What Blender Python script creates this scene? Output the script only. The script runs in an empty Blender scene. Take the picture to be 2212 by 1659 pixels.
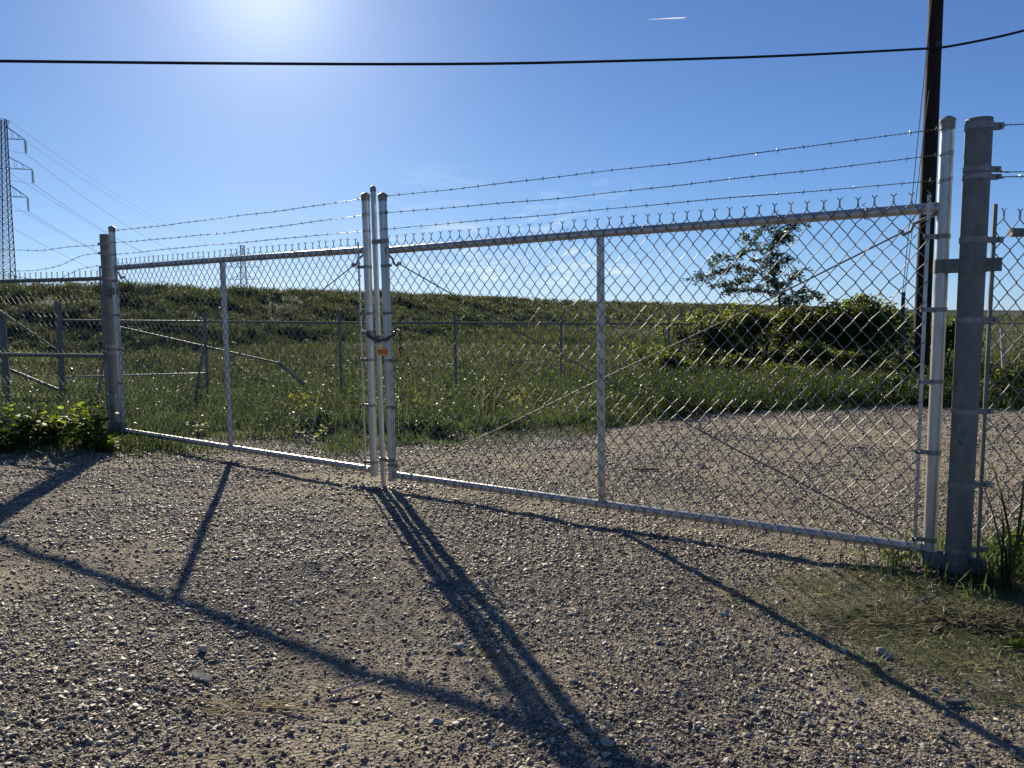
import bpy, math, random
import numpy as np
from mathutils import Vector, Matrix
R = math.radians
random.seed(7)
rng = np.random.default_rng(11)
sc = bpy.context.scene
col = sc.collection

# ------------------------------------------------------------------ camera
CAMZ = 1.33
PITCH, ROLL, FPX = 0.0922, -0.0057, 1634.9          # FPX: focal length for a 2212 px wide picture
cp, sp, cr, sr = math.cos(PITCH), math.sin(PITCH), math.cos(ROLL), math.sin(ROLL)
FWD = Vector((0, cp, -sp)); UP0 = Vector((0, sp, cp)); RT0 = Vector((1, 0, 0))
RT = cr*RT0 + sr*UP0; UPV = -sr*RT0 + cr*UP0
cam_d = bpy.data.cameras.new('camera'); cam = bpy.data.objects.new('camera', cam_d); col.objects.link(cam)
m = Matrix((RT, UPV, -FWD)).transposed().to_4x4(); m.translation = Vector((0, 0, CAMZ))
cam.matrix_world = m
cam_d.sensor_width = 36; cam_d.lens = FPX/2212*36
cam_d.clip_start = 0.05; cam_d.clip_end = 30000
sc.camera = cam

# ------------------------------------------------------------------ sky, sun, exposure
SUN_AZ, SUN_EL = -17.3, 22.4                         # degrees, azimuth from +Y towards +X
sun_dir = Vector((math.sin(R(SUN_AZ))*math.cos(R(SUN_EL)), math.cos(R(SUN_AZ))*math.cos(R(SUN_EL)), math.sin(R(SUN_EL))))
w = bpy.data.worlds.new('World'); sc.world = w; w.use_nodes = True
nt = w.node_tree; nt.nodes.clear()
out = nt.nodes.new('ShaderNodeOutputWorld'); bg = nt.nodes.new('ShaderNodeBackground')
sky = nt.nodes.new('ShaderNodeTexSky'); sky.sky_type = 'NISHITA'; sky.sun_disc = False
sky.sun_elevation = R(SUN_EL); sky.sun_rotation = R(SUN_AZ)
sky.altitude = 150; sky.air_density = 0.6; sky.dust_density = 0.12; sky.ozone_density = 4.0
bg.inputs['Strength'].default_value = 0.0705
# thin cirrus low in the sky, fixed to directions of the world
tc = nt.nodes.new('ShaderNodeTexCoord'); mp = nt.nodes.new('ShaderNodeMapping')
mp.inputs['Scale'].default_value = (3.2, 3.2, 15); mp.inputs['Rotation'].default_value = (0.0, 0.22, 0.3)
nz = nt.nodes.new('ShaderNodeTexNoise'); nz.inputs['Scale'].default_value = 2.6; nz.inputs['Detail'].default_value = 8
nz.inputs['Roughness'].default_value = 0.62; nz.inputs['Distortion'].default_value = 1.3
rmp = nt.nodes.new('ShaderNodeMapRange'); rmp.inputs[1].default_value = 0.52; rmp.inputs[2].default_value = 0.80
sep = nt.nodes.new('ShaderNodeSeparateXYZ')
band = nt.nodes.new('ShaderNodeMapRange'); band.inputs[1].default_value = 0.015; band.inputs[2].default_value = 0.06
band2 = nt.nodes.new('ShaderNodeMapRange'); band2.inputs[1].default_value = 0.20; band2.inputs[2].default_value = 0.07
dot = nt.nodes.new('ShaderNodeVectorMath'); dot.operation = 'DOT_PRODUCT'; dot.inputs[1].default_value = (0.0, 0.998, 0.05)
dr = nt.nodes.new('ShaderNodeMapRange'); dr.inputs[1].default_value = 0.97; dr.inputs[2].default_value = 0.998
def mul(a, b):
    n = nt.nodes.new('ShaderNodeMath'); n.operation = 'MULTIPLY'; nt.links.new(a, n.inputs[0])
    if hasattr(b, 'links'): nt.links.new(b, n.inputs[1])
    else: n.inputs[1].default_value = b
    return n.outputs[0]
L = nt.links.new
L(tc.outputs['Generated'], mp.inputs['Vector']); L(mp.outputs[0], nz.inputs['Vector']); L(nz.outputs['Fac'], rmp.inputs[0])
L(tc.outputs['Generated'], sep.inputs[0]); L(sep.outputs['Z'], band.inputs[0]); L(sep.outputs['Z'], band2.inputs[0])
L(tc.outputs['Generated'], dot.inputs[0]); L(dot.outputs['Value'], dr.inputs[0])
fac = mul(mul(mul(rmp.outputs[0], band.outputs[0]), mul(band2.outputs[0], dr.outputs[0])), 0.8)
mixc = nt.nodes.new('ShaderNodeMix'); mixc.data_type = 'RGBA'
mixc.inputs[7].default_value = (10.5, 10.8, 11.2, 1)
# the camera's white balance and highlight roll-off on the very wide range of the sky, and the sun's corona
tint = nt.nodes.new('ShaderNodeVectorMath'); tint.operation = 'MULTIPLY'; tint.inputs[1].default_value = (.81, 1.02, 1.44)
den = nt.nodes.new('ShaderNodeVectorMath'); den.operation = 'MULTIPLY_ADD'; den.inputs[1].default_value = (.06,)*3; den.inputs[2].default_value = (1, 1, 1)
dv = nt.nodes.new('ShaderNodeVectorMath'); dv.operation = 'DIVIDE'
L(sky.outputs[0], tint.inputs[0]); L(tint.outputs[0], den.inputs[0]); L(tint.outputs[0], dv.inputs[0]); L(den.outputs[0], dv.inputs[1])
sd = nt.nodes.new('ShaderNodeVectorMath'); sd.operation = 'DOT_PRODUCT'; sd.inputs[1].default_value = tuple(sun_dir); L(tc.outputs['Generated'], sd.inputs[0])
mx0 = nt.nodes.new('ShaderNodeMath'); mx0.operation = 'MAXIMUM'; mx0.inputs[1].default_value = 0; L(sd.outputs['Value'], mx0.inputs[0])
cor = None
for ex, kk in ((330, 2.6), (60, 1.4)):
    pw = nt.nodes.new('ShaderNodeMath'); pw.operation = 'POWER'; pw.inputs[1].default_value = ex; L(mx0.outputs[0], pw.inputs[0])
    q_ = mul(pw.outputs[0], kk)
    if cor is None: cor = q_
    else:
        ad_ = nt.nodes.new('ShaderNodeMath'); ad_.operation = 'ADD'; L(cor, ad_.inputs[0]); L(q_, ad_.inputs[1]); cor = ad_.outputs[0]
va = nt.nodes.new('ShaderNodeVectorMath'); va.operation = 'ADD'; L(dv.outputs[0], va.inputs[0]); L(cor, va.inputs[1])
L(fac, mixc.inputs[0]); L(va.outputs[0], mixc.inputs[6])
L(mixc.outputs[2], bg.inputs['Color']); L(bg.outputs[0], out.inputs['Surface'])

sl = bpy.data.lights.new('sun', 'SUN'); sl.energy = 5.0; sl.angle = R(0.53); sl.color = (1.0, 0.895, 0.70)
so = bpy.data.objects.new('sun', sl); col.objects.link(so)
so.rotation_euler = sun_dir.to_track_quat('Z', 'Y').to_euler()
so.location = (-20, 60, 40)
sc.view_settings.view_transform = 'Standard'; sc.view_settings.look = 'None'
sc.view_settings.exposure = 0.8; sc.view_settings.gamma = 1.0
sc.render.engine = 'CYCLES'
sc.cycles.max_bounces = 7; sc.cycles.diffuse_bounces = 3; sc.cycles.glossy_bounces = 3; sc.cycles.transmission_bounces = 4

# ------------------------------------------------------------------ helpers
def px(x, y, Y):
    """world point at depth Y on the ray through a pixel measured in the 2212 px wide photograph"""
    d = RT*((x-1106)/FPX) - UPV*((y-829.5)/FPX) + FWD
    t = Y/d.y
    return Vector((d.x*t, Y, CAMZ + d.z*t))

def tag(o, label=None, cat=None, group=None, kind=None):
    if label: o['label'] = label
    if cat: o['category'] = cat
    if group: o['group'] = group
    if kind: o['kind'] = kind
    return o

def empty(name, loc, label, cat, group=None):
    o = bpy.data.objects.new(name, None); o.empty_display_size = 0.1
    col.objects.link(o); o.location = loc
    return tag(o, label, cat, group)

def wloc(o):
    v = Vector((0, 0, 0))
    while o: v += o.location; o = o.parent
    return v

class MB:
    """collects shapes in world coordinates; build() links them as one mesh object"""
    def __init__(s): s.v = []; s.f = []
    def add(s, vs, fs):
        b = len(s.v); s.v += [tuple(p) for p in vs]; s.f += [tuple(i+b for i in f) for f in fs]
    def tube(s, pts, r, n=8, caps=True, close=False):
        pts = [Vector(p) for p in pts]; N = len(pts); rs = r if isinstance(r, (list, tuple)) else [r]*N
        vs = []; nrm = None
        for i, p in enumerate(pts):
            if close: t = pts[(i+1) % N]-pts[i-1]
            else: t = pts[min(i+1, N-1)]-pts[max(i-1, 0)]
            t.normalize()
            if nrm is None:
                nrm = t.orthogonal().normalized()
            else:
                nrm = (nrm - t*nrm.dot(t))
                nrm = nrm.normalized() if nrm.length > 1e-6 else t.orthogonal().normalized()
            b = t.cross(nrm)
            for k in range(n):
                a = 2*math.pi*k/n
                vs.append(p + (nrm*math.cos(a) + b*math.sin(a))*rs[i])
        fs = []
        M = N if close else N-1
        for i in range(M):
            j = (i+1) % N
            for k in range(n):
                fs.append((i*n+k, i*n+(k+1) % n, j*n+(k+1) % n, j*n+k))
        if caps and not close:
            fs.append(tuple(range(n-1, -1, -1))); fs.append(tuple((N-1)*n+k for k in range(n)))
        s.add(vs, fs); return s
    def box(s, c, ux, uy, uz):
        """centre and three half-extent vectors"""
        c, ux, uy, uz = map(Vector, (c, ux, uy, uz)); vs = []
        for i in (-1, 1):
            for j in (-1, 1):
                for k in (-1, 1): vs.append(c+ux*i+uy*j+uz*k)
        fs = [(0, 1, 3, 2), (4, 6, 7, 5), (0, 4, 5, 1), (2, 3, 7, 6), (0, 2, 6, 4), (1, 5, 7, 3)]
        s.add(vs, fs); return s
    def lathe(s, c, prof, n=20, axis=Vector((0, 0, 1))):
        """prof: list of (radius, height) along axis from c"""
        c = Vector(c); a = axis.normalized(); u = a.orthogonal().normalized(); v = a.cross(u); vs = []
        for r, h in prof:
            for k in range(n):
                t = 2*math.pi*k/n; vs.append(c+a*h+(u*math.cos(t)+v*math.sin(t))*max(r, 1e-4))
        fs = []
        for i in range(len(prof)-1):
            for k in range(n): fs.append((i*n+k, i*n+(k+1) % n, (i+1)*n+(k+1) % n, (i+1)*n+k))
        fs.append(tuple(range(n-1, -1, -1))); fs.append(tuple((len(prof)-1)*n+k for k in range(n)))
        s.add(vs, fs); return s
    def build(s, name, mat, parent=None, smooth=True, loc=None):
        o = None
        base = wloc(parent) if parent else (Vector(loc) if loc is not None else Vector((0, 0, 0)))
        me = bpy.data.meshes.new(name)
        me.from_pydata([(x-base.x, y-base.y, z-base.z) for x, y, z in s.v], [], s.f)
        if smooth: me.polygons.foreach_set('use_smooth', [True]*len(me.polygons))
        if smooth:
            try: me.set_sharp_from_angle(angle=R(42))
            except Exception: pass
        me.materials.append(mat); me.update()
        o = bpy.data.objects.new(name, me); col.objects.link(o)
        if parent: o.parent = parent
        else: o.location = base
        return o

def np_mesh(name, V, F, mat, parent=None, attr=None, smooth=False, loc=None, extra=None):
    """V (n,3) floats, F (m,k) ints, all faces with k corners; attr: per-vertex float 'rnd'"""
    me = bpy.data.meshes.new(name); n, k = F.shape
    base = wloc(parent) if parent else (Vector(loc) if loc is not None else Vector((0, 0, 0)))
    V = V - np.array(base)
    me.vertices.add(len(V)); me.vertices.foreach_set('co', V.astype(np.float32).ravel())
    me.loops.add(n*k); me.loops.foreach_set('vertex_index', F.astype(np.int32).ravel())
    me.polygons.add(n); me.polygons.foreach_set('loop_start', np.arange(0, n*k, k, dtype=np.int32))
    me.polygons.foreach_set('loop_total', np.full(n, k, dtype=np.int32))
    if smooth: me.polygons.foreach_set('use_smooth', np.ones(n, dtype=bool))
    me.update(calc_edges=True)
    if attr is not None:
        a = me.attributes.new('rnd', 'FLOAT', 'POINT'); a.data.foreach_set('value', attr.astype(np.float32))
    for kx, vv in (extra or {}).items():
        a = me.attributes.new(kx, 'FLOAT', 'POINT'); a.data.foreach_set('value', vv.astype(np.float32))
    me.materials.append(mat)
    o = bpy.data.objects.new(name, me); col.objects.link(o)
    if parent: o.parent = parent
    else: o.location = base
    return o

_tab = np.random.default_rng(3).random((256, 256))
def vnoise(x, y):
    xi = np.floor(x).astype(int); yi = np.floor(y).astype(int); fx = x-xi; fy = y-yi
    fx = fx*fx*(3-2*fx); fy = fy*fy*(3-2*fy)
    g = lambda a, b: _tab[a & 255, b & 255]
    return (g(xi, yi)*(1-fx)+g(xi+1, yi)*fx)*(1-fy)+(g(xi, yi+1)*(1-fx)+g(xi+1, yi+1)*fx)*fy
def fbm(x, y, o=4):
    s = 0; a = .5; t = 0
    for i in range(o):
        s = s+a*vnoise(x*2**i+17.3*i, y*2**i+5.1*i); t += a; a *= .5
    return s/t
def sstep(a, b, x):
    t = np.clip((x-a)/(b-a), 0, 1); return t*t*(3-2*t)

# ------------------------------------------------------------------ materials
def mat_new(name):
    mt = bpy.data.materials.new(name); mt.use_nodes = True; n = mt.node_tree
    b = n.nodes['Principled BSDF']; return mt, n, b
def node(n, t, **kw):
    x = n.nodes.new(t)
    for k, v in kw.items():
        if k in x.inputs: x.inputs[k].default_value = v
        else: setattr(x, k, v)
    return x
def ramp(n, src, stops):
    r = n.nodes.new('ShaderNodeValToRGB'); e = r.color_ramp.elements
    while len(e) < len(stops): e.new(0.5)
    for i, (p, c) in enumerate(stops): e[i].position = p; e[i].color = (*c, 1)
    n.links.new(src, r.inputs[0]); return r
def objco(n, scale=(1, 1, 1)):
    t = n.nodes.new('ShaderNodeTexCoord'); mpp = n.nodes.new('ShaderNodeMapping'); mpp.inputs['Scale'].default_value = scale
    n.links.new(t.outputs['Object'], mpp.inputs['Vector']); return mpp.outputs[0]

def metal(name, c1, c2, metallic=0.85, rough=(0.28, 0.5), scale=30, streak=(1, 1, .25), bump=0.05, stains=False):
    mt, n, b = mat_new(name)
    co = objco(n, streak)
    a = node(n, 'ShaderNodeTexNoise', Scale=scale, Detail=6.0, Roughness=0.65); n.links.new(co, a.inputs['Vector'])
    r = ramp(n, a.outputs['Fac'], [(0.3, c1), (0.7, c2)]); n.links.new(r.outputs[0], b.inputs['Base Color'])
    if stains:
        sn = node(n, 'ShaderNodeTexNoise', Scale=38.0, Detail=3.0, Roughness=.6); n.links.new(objco(n, (1, 1, .6)), sn.inputs['Vector'])
        sr = ramp(n, sn.outputs['Fac'], [(0.29, (0.3, 0.3, 0.3)), (0.34, (1, 1, 1)), (0.64, (1, 1, 1)), (0.72, (1.3, 1.3, 1.28))])
        sx = node(n, 'ShaderNodeMix', data_type='RGBA', blend_type='MULTIPLY'); sx.inputs[0].default_value = 1
        n.links.new(r.outputs[0], sx.inputs[6]); n.links.new(sr.outputs[0], sx.inputs[7]); n.links.new(sx.outputs[2], b.inputs['Base Color'])
    mr = node(n, 'ShaderNodeMapRange'); mr.inputs[3].default_value = rough[0]; mr.inputs[4].default_value = rough[1]
    a2 = node(n, 'ShaderNodeTexNoise', Scale=scale*.4, Detail=4.0); n.links.new(co, a2.inputs['Vector'])
    n.links.new(a2.outputs['Fac'], mr.inputs[0]); n.links.new(mr.outputs[0], b.inputs['Roughness'])
    b.inputs['Metallic'].default_value = metallic
    bp = node(n, 'ShaderNodeBump', Strength=bump, Distance=0.01); n.links.new(a.outputs['Fac'], bp.inputs['Height'])
    n.links.new(bp.outputs[0], b.inputs['Normal'])
    return mt
M_galv = metal('galvanised pipe', (0.36, 0.36, 0.335), (0.56, 0.56, 0.53), 0.65, (0.30, 0.48))
M_old = metal('weathered galvanised pipe', (0.10, 0.108, 0.094), (0.18, 0.19, 0.168), 0.12, (0.5, 0.68), 18, (1, 1, .5), .08, True)
M_wire = metal('galvanised wire', (0.15, 0.15, 0.14), (0.27, 0.27, 0.255), 0.45, (0.5, 0.62))
M_barb = metal('barbed wire steel', (0.10, 0.10, 0.10), (0.2, 0.2, 0.19), 0.8, (0.4, 0.6))
M_fit = metal('galvanised fittings', (0.15, 0.147, 0.135), (0.28, 0.275, 0.255), 0.4, (0.4, 0.55))
M_rod = metal('dull steel rod', (0.09, 0.088, 0.08), (0.17, 0.165, 0.155), 0.35, (0.6, 0.75))
M_black = metal('dark steel', (0.02, 0.02, 0.022), (0.06, 0.06, 0.06), 0.6, (0.4, 0.6))
M_farsteel = metal('tower steel', (0.05, 0.055, 0.07), (0.09, 0.095, 0.11), 0.2, (0.6, 0.8))
M_brass = metal('brass', (0.5, 0.36, 0.1), (0.6, 0.42, 0.16), 1.0, (0.3, 0.4))

def simple(name, c1, c2, rough=.8, scale=8, spec=.3, bump=0.0, streak=(1, 1, 1)):
    mt, n, b = mat_new(name)
    a = node(n, 'ShaderNodeTexNoise', Scale=scale, Detail=8.0, Roughness=0.65); n.links.new(objco(n, streak), a.inputs['Vector'])
    r = ramp(n, a.outputs['Fac'], [(0.32, c1), (0.68, c2)]); n.links.new(r.outputs[0], b.inputs['Base Color'])
    b.inputs['Roughness'].default_value = rough; b.inputs['Specular IOR Level'].default_value = spec
    if bump:
        bp = node(n, 'ShaderNodeBump', Strength=bump, Distance=0.02); n.links.new(a.outputs['Fac'], bp.inputs['Height'])
        n.links.new(bp.outputs[0], b.inputs['Normal'])
    return mt
M_pole = simple('creosote wood', (0.010, 0.007, 0.005), (0.04, 0.028, 0.02), .85, 26, .2, .8, (1, 1, .05))
M_cable = simple('cable jacket', (0.008, 0.008, 0.01), (0.02, 0.02, 0.022), .6, 20, .3)
M_orange = simple('orange paint', (0.62, 0.08, 0.02), (0.75, 0.14, 0.03), .45, 30, .4)
M_plank = simple('old wood', (0.05, 0.038, 0.028), (0.12, 0.09, 0.065), .9, 20, .2, .5)
M_white = simple('white scrap', (0.6, 0.6, 0.58), (0.8, 0.8, 0.78), .7, 30, .2)
M_stake = simple('pale stake wood', (0.42, 0.34, 0.27), (0.6, 0.5, 0.42), .8, 30, .2)
M_straw = simple('dry straw', (0.22, 0.15, 0.07), (0.42, 0.32, 0.17), .8, 40, .2)
M_soil = simple('dark soil', (0.035, 0.024, 0.016), (0.11, 0.078, 0.05), .95, 30, .1, .8)
M_rock = simple('limestone', (0.28, 0.24, 0.19), (0.5, 0.45, 0.38), .85, 30, .3, .3)
M_rubber = simple('grey plastic', (0.06, 0.065, 0.06), (0.12, 0.12, 0.11), .6, 30, .3)

def leaf_mat(name, c_dark, c_light, t_dark, t_light, trans=.45, rough=.45, spec=.4, nscale=1.5):
    mt = bpy.data.materials.new(name); mt.use_nodes = True; n = mt.node_tree; n.nodes.clear()
    o = n.nodes.new('ShaderNodeOutputMaterial'); at = node(n, 'ShaderNodeAttribute', attribute_name='rnd')
    a = node(n, 'ShaderNodeTexNoise', Scale=nscale, Detail=3.0); n.links.new(objco(n), a.inputs['Vector'])
    ad = node(n, 'ShaderNodeMath', operation='ADD'); n.links.new(at.outputs['Fac'], ad.inputs[0]); n.links.new(a.outputs['Fac'], ad.inputs[1])
    hf = node(n, 'ShaderNodeMath', operation='MULTIPLY'); hf.inputs[1].default_value = .5; n.links.new(ad.outputs[0], hf.inputs[0])
    r1 = ramp(n, hf.outputs[0], [(0.25, c_dark), (0.75, c_light)]); r2 = ramp(n, hf.outputs[0], [(0.25, t_dark), (0.75, t_light)])
    b = n.nodes.new('ShaderNodeBsdfPrincipled'); b.inputs['Roughness'].default_value = rough; b.inputs['Specular IOR Level'].default_value = spec
    t = n.nodes.new('ShaderNodeBsdfTranslucent'); mx = n.nodes.new('ShaderNodeMixShader'); mx.inputs[0].default_value = trans
    n.links.new(r1.outputs[0], b.inputs['Base Color']); n.links.new(r2.outputs[0], t.inputs['Color'])
    n.links.new(b.outputs[0], mx.inputs[1]); n.links.new(t.outputs[0], mx.inputs[2]); n.links.new(mx.outputs[0], o.inputs['Surface'])
    return mt
M_grass = leaf_mat('grass', (0.028, 0.046, 0.016), (0.07, 0.095, 0.042), (0.052, 0.085, 0.02), (0.175, 0.22, 0.07), .38, .5, .22, .8)
M_hillgrass = leaf_mat('hill grass', (0.025, 0.038, 0.014), (0.085, 0.105, 0.048), (0.035, 0.052, 0.015), (0.19, 0.215, 0.075), .38, .6, .25, .7)
M_tallgrass = leaf_mat('tall grass', (0.02, 0.036, 0.012), (0.06, 0.085, 0.03), (0.03, 0.05, 0.01), (0.13, 0.17, 0.035), .34, .5, .2, 1.6)
M_clip = leaf_mat('fresh clippings', (0.06, 0.085, 0.03), (0.34, 0.32, 0.16), (0.08, 0.12, 0.03), (0.34, 0.34, 0.13), .35, .5, .3, 3)
M_dry = leaf_mat('dry clippings', (0.09, 0.11, 0.045), (0.46, 0.40, 0.24), (0.09, 0.12, 0.03), (0.36, 0.32, 0.16), .3, .6, .3, 4)
M_bush = leaf_mat('bush leaves', (0.02, 0.035, 0.008), (0.06, 0.085, 0.02), (0.07, 0.095, 0.014), (0.34, 0.38, 0.06), .48, .5, .25, 1.2)
M_tree = leaf_mat('sapling leaves', (0.03, 0.05, 0.02), (0.06, 0.09, 0.03), (0.05, 0.08, 0.02), (0.12, 0.17, 0.04), .3, .4, .5, 1.5)
M_weed = leaf_mat('broad weed leaves', (0.03, 0.055, 0.012), (0.06, 0.095, 0.02), (0.2, 0.30, 0.015), (0.42, 0.50, 0.05), .55, .55, .15, 3)
M_flower = leaf_mat('yellow weed flowers', (0.4, 0.36, 0.04), (0.6, 0.5, 0.08), (0.3, 0.3, 0.02), (0.5, 0.45, 0.05), .4, .6, .2, 3)
M_bark = simple('bark', (0.03, 0.024, 0.018), (0.08, 0.065, 0.05), .9, 30, .2, .6, (1, 1, .3))

def gravel_mat():
    mt, n, b = mat_new('stone mix')
    at = node(n, 'ShaderNodeAttribute', attribute_name='rnd')
    r = ramp(n, at.outputs['Fac'], [(0.0, (0.09, 0.07, 0.054)), (0.3, (0.195, 0.16, 0.12)), (0.6, (0.34, 0.292, 0.222)), (0.88, (0.48, 0.43, 0.335)), (1.0, (0.66, 0.61, 0.50))])
    a = node(n, 'ShaderNodeTexNoise', Scale=140.0, Detail=4.0); n.links.new(objco(n), a.inputs['Vector'])
    mx = node(n, 'ShaderNodeMix', data_type='RGBA', blend_type='MULTIPLY'); mx.inputs[0].default_value = .5
    n.links.new(r.outputs[0], mx.inputs[6]); n.links.new(a.outputs['Color'], mx.inputs[7])
    r3 = ramp(n, a.outputs['Fac'], [(0.3, (0.7, 0.7, 0.7)), (0.7, (1.15, 1.12, 1.08))]); n.links.new(r3.outputs[0], mx.inputs[7])
    n.links.new(mx.outputs[2], b.inputs['Base Color']); b.inputs['Roughness'].default_value = .6
    b.inputs['Specular IOR Level'].default_value = .32
    bp = node(n, 'ShaderNodeBump', Strength=.35, Distance=0.004); n.links.new(a.outputs['Fac'], bp.inputs['Height'])
    n.links.new(bp.outputs[0], b.inputs['Normal'])
    return mt
M_stones = gravel_mat()

def ground_mat():
    mt, n, b = mat_new('ground surface')
    co = objco(n)
    gm = node(n, 'ShaderNodeAttribute', attribute_name='veg'); dm = node(n, 'ShaderNodeAttribute', attribute_name='dust')
    # compacted fine gravel and tan dust
    v = node(n, 'ShaderNodeTexVoronoi', Scale=75.0, Randomness=1.0); n.links.new(co, v.inputs['Vector'])
    v2 = node(n, 'ShaderNodeTexVoronoi', Scale=190.0); n.links.new(co, v2.inputs['Vector'])
    cs = ramp(n, v.outputs['Color'], [(0.1, (0.09, 0.075, 0.06)), (0.45, (0.2, 0.168, 0.13)), (0.8, (0.33, 0.285, 0.23)), (1.0, (0.46, 0.42, 0.35))])
    na = node(n, 'ShaderNodeTexNoise', Scale=42.0, Detail=8.0, Roughness=.7); n.links.new(co, na.inputs['Vector'])
    dust = ramp(n, na.outputs['Fac'], [(0.3, (0.27, 0.225, 0.16)), (0.7, (0.45, 0.385, 0.285))])
    m1 = node(n, 'ShaderNodeMix', data_type='RGBA'); n.links.new(cs.outputs[0], m1.inputs[6]); n.links.new(dust.outputs[0], m1.inputs[7])
    nb = node(n, 'ShaderNodeTexNoise', Scale=1.6, Detail=7.0, Roughness=.65); n.links.new(co, nb.inputs['Vector'])
    ad = node(n, 'ShaderNodeMath', operation='ADD'); n.links.new(nb.outputs['Fac'], ad.inputs[0]); n.links.new(dm.outputs['Fac'], ad.inputs[1])
    mr = node(n, 'ShaderNodeMapRange'); mr.inputs[1].default_value = .46; mr.inputs[2].default_value = .86; n.links.new(ad.outputs[0], mr.inputs[0])
    n.links.new(mr.outputs[0], m1.inputs[0])
    # soil under plants
    nc = node(n, 'ShaderNodeTexNoise', Scale=9.0, Detail=8.0); n.links.new(co, nc.inputs['Vector'])
    soil = ramp(n, nc.outputs['Fac'], [(0.3, (0.018, 0.02, 0.009)), (0.7, (0.05, 0.055, 0.022))])
    m2 = node(n, 'ShaderNodeMix', data_type='RGBA'); n.links.new(gm.outputs['Fac'], m2.inputs[0])
    n.links.new(m1.outputs[2], m2.inputs[6]); n.links.new(soil.outputs[0], m2.inputs[7])
    wt_ = node(n, 'ShaderNodeAttribute', attribute_name='wet'); nw = node(n, 'ShaderNodeTexNoise', Scale=5.0, Detail=6.0); n.links.new(co, nw.inputs['Vector'])
    wa = node(n, 'ShaderNodeMath', operation='ADD'); n.links.new(wt_.outputs['Fac'], wa.inputs[0]); n.links.new(nw.outputs['Fac'], wa.inputs[1])
    wr = node(n, 'ShaderNodeMapRange'); wr.inputs[1].default_value = .84; wr.inputs[2].default_value = 1.0; n.links.new(wa.outputs[0], wr.inputs[0])
    m3 = node(n, 'ShaderNodeMix', data_type='RGBA'); n.links.new(wr.outputs[0], m3.inputs[0]); n.links.new(m2.outputs[2], m3.inputs[6]); m3.inputs[7].default_value = (.06, .048, .036, 1)
    rw = node(n, 'ShaderNodeMapRange'); rw.inputs[3].default_value = .9; rw.inputs[4].default_value = .3; n.links.new(wr.outputs[0], rw.inputs[0])
    n.links.new(m3.outputs[2], b.inputs['Base Color']); n.links.new(rw.outputs[0], b.inputs['Roughness'])
    b.inputs['Specular IOR Level'].default_value = .15
    inv = node(n, 'ShaderNodeMath', operation='MULTIPLY'); inv.inputs[1].default_value = -1.0; n.links.new(v.outputs['Distance'], inv.inputs[0])
    b1 = node(n, 'ShaderNodeBump', Strength=1.0, Distance=0.018); n.links.new(inv.outputs[0], b1.inputs['Height'])
    b2 = node(n, 'ShaderNodeBump', Strength=.7, Distance=0.005); n.links.new(v2.outputs['Distance'], b2.inputs['Height']); n.links.new(b1.outputs[0], b2.inputs['Normal'])
    b3 = node(n, 'ShaderNodeBump', Strength=.6, Distance=0.02); n.links.new(na.outputs['Fac'], b3.inputs['Height']); n.links.new(b2.outputs[0], b3.inputs['Normal'])
    n.links.new(b3.outputs[0], b.inputs['Normal'])
    return mt
M_ground = ground_mat()

# ------------------------------------------------------------------ terrain
GX = np.array([-40, -9, -5.5, -4.4, -3.75, -3.4, -2.9, -2.3, -1.47, 0, .8, 1.4, 2.4, 3.8, 5.8, 7, 9, 40.])
GY = np.array([5.5, 6.5, 7.0, 7.1, 7.45, 8.2, 7.9, 7.45, 7.3, 7.75, 8.5, 9.1, 10, 10.5, 11.1, 10.6, 10.2, 10.])
def gravel_edge(x): return np.interp(x, GX, GY)
CX = np.array([-300, -22, -19.5, -17.8, -16.2, -9.5, 0, 20, 104, 300, 1500.])
CY = np.array([33, 33, 33.3, 34.8, 38, 51, 74, 111, 245, 520, 2100.])
def veg_mask(x, y):
    """0 gravel, 1 overgrown"""
    e = gravel_edge(x) + (fbm(x*1.3, y*1.3)-.5)*.9
    a = sstep(-.12, .25, y-e)
    return a
def clip_mask(x, y):
    """patch of cut grass beside the right gate post"""
    xx = (x-2.35)/1.3; yy = (y-2.95)/.8
    d = np.sqrt(xx*xx+yy*yy)+(fbm(x*2.5, y*2.5)-.5)*.7
    return 1-sstep(.75, 1.1, d)
def crest_dist(x, y):
    """distance to the crest line, positive on the camera side"""
    x = np.asarray(x, float); y = np.asarray(y, float); best = np.full(x.shape, 1e9)
    for i in range(len(CX)-1):
        ax, ay, bx, by = CX[i], CY[i], CX[i+1], CY[i+1]; dx, dy = bx-ax, by-ay
        t = np.clip(((x-ax)*dx+(y-ay)*dy)/(dx*dx+dy*dy), 0, 1)
        best = np.minimum(best, np.hypot(x-ax-t*dx, y-ay-t*dy))
    return np.where(y > np.interp(x, CX, CY), -best, best)
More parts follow.
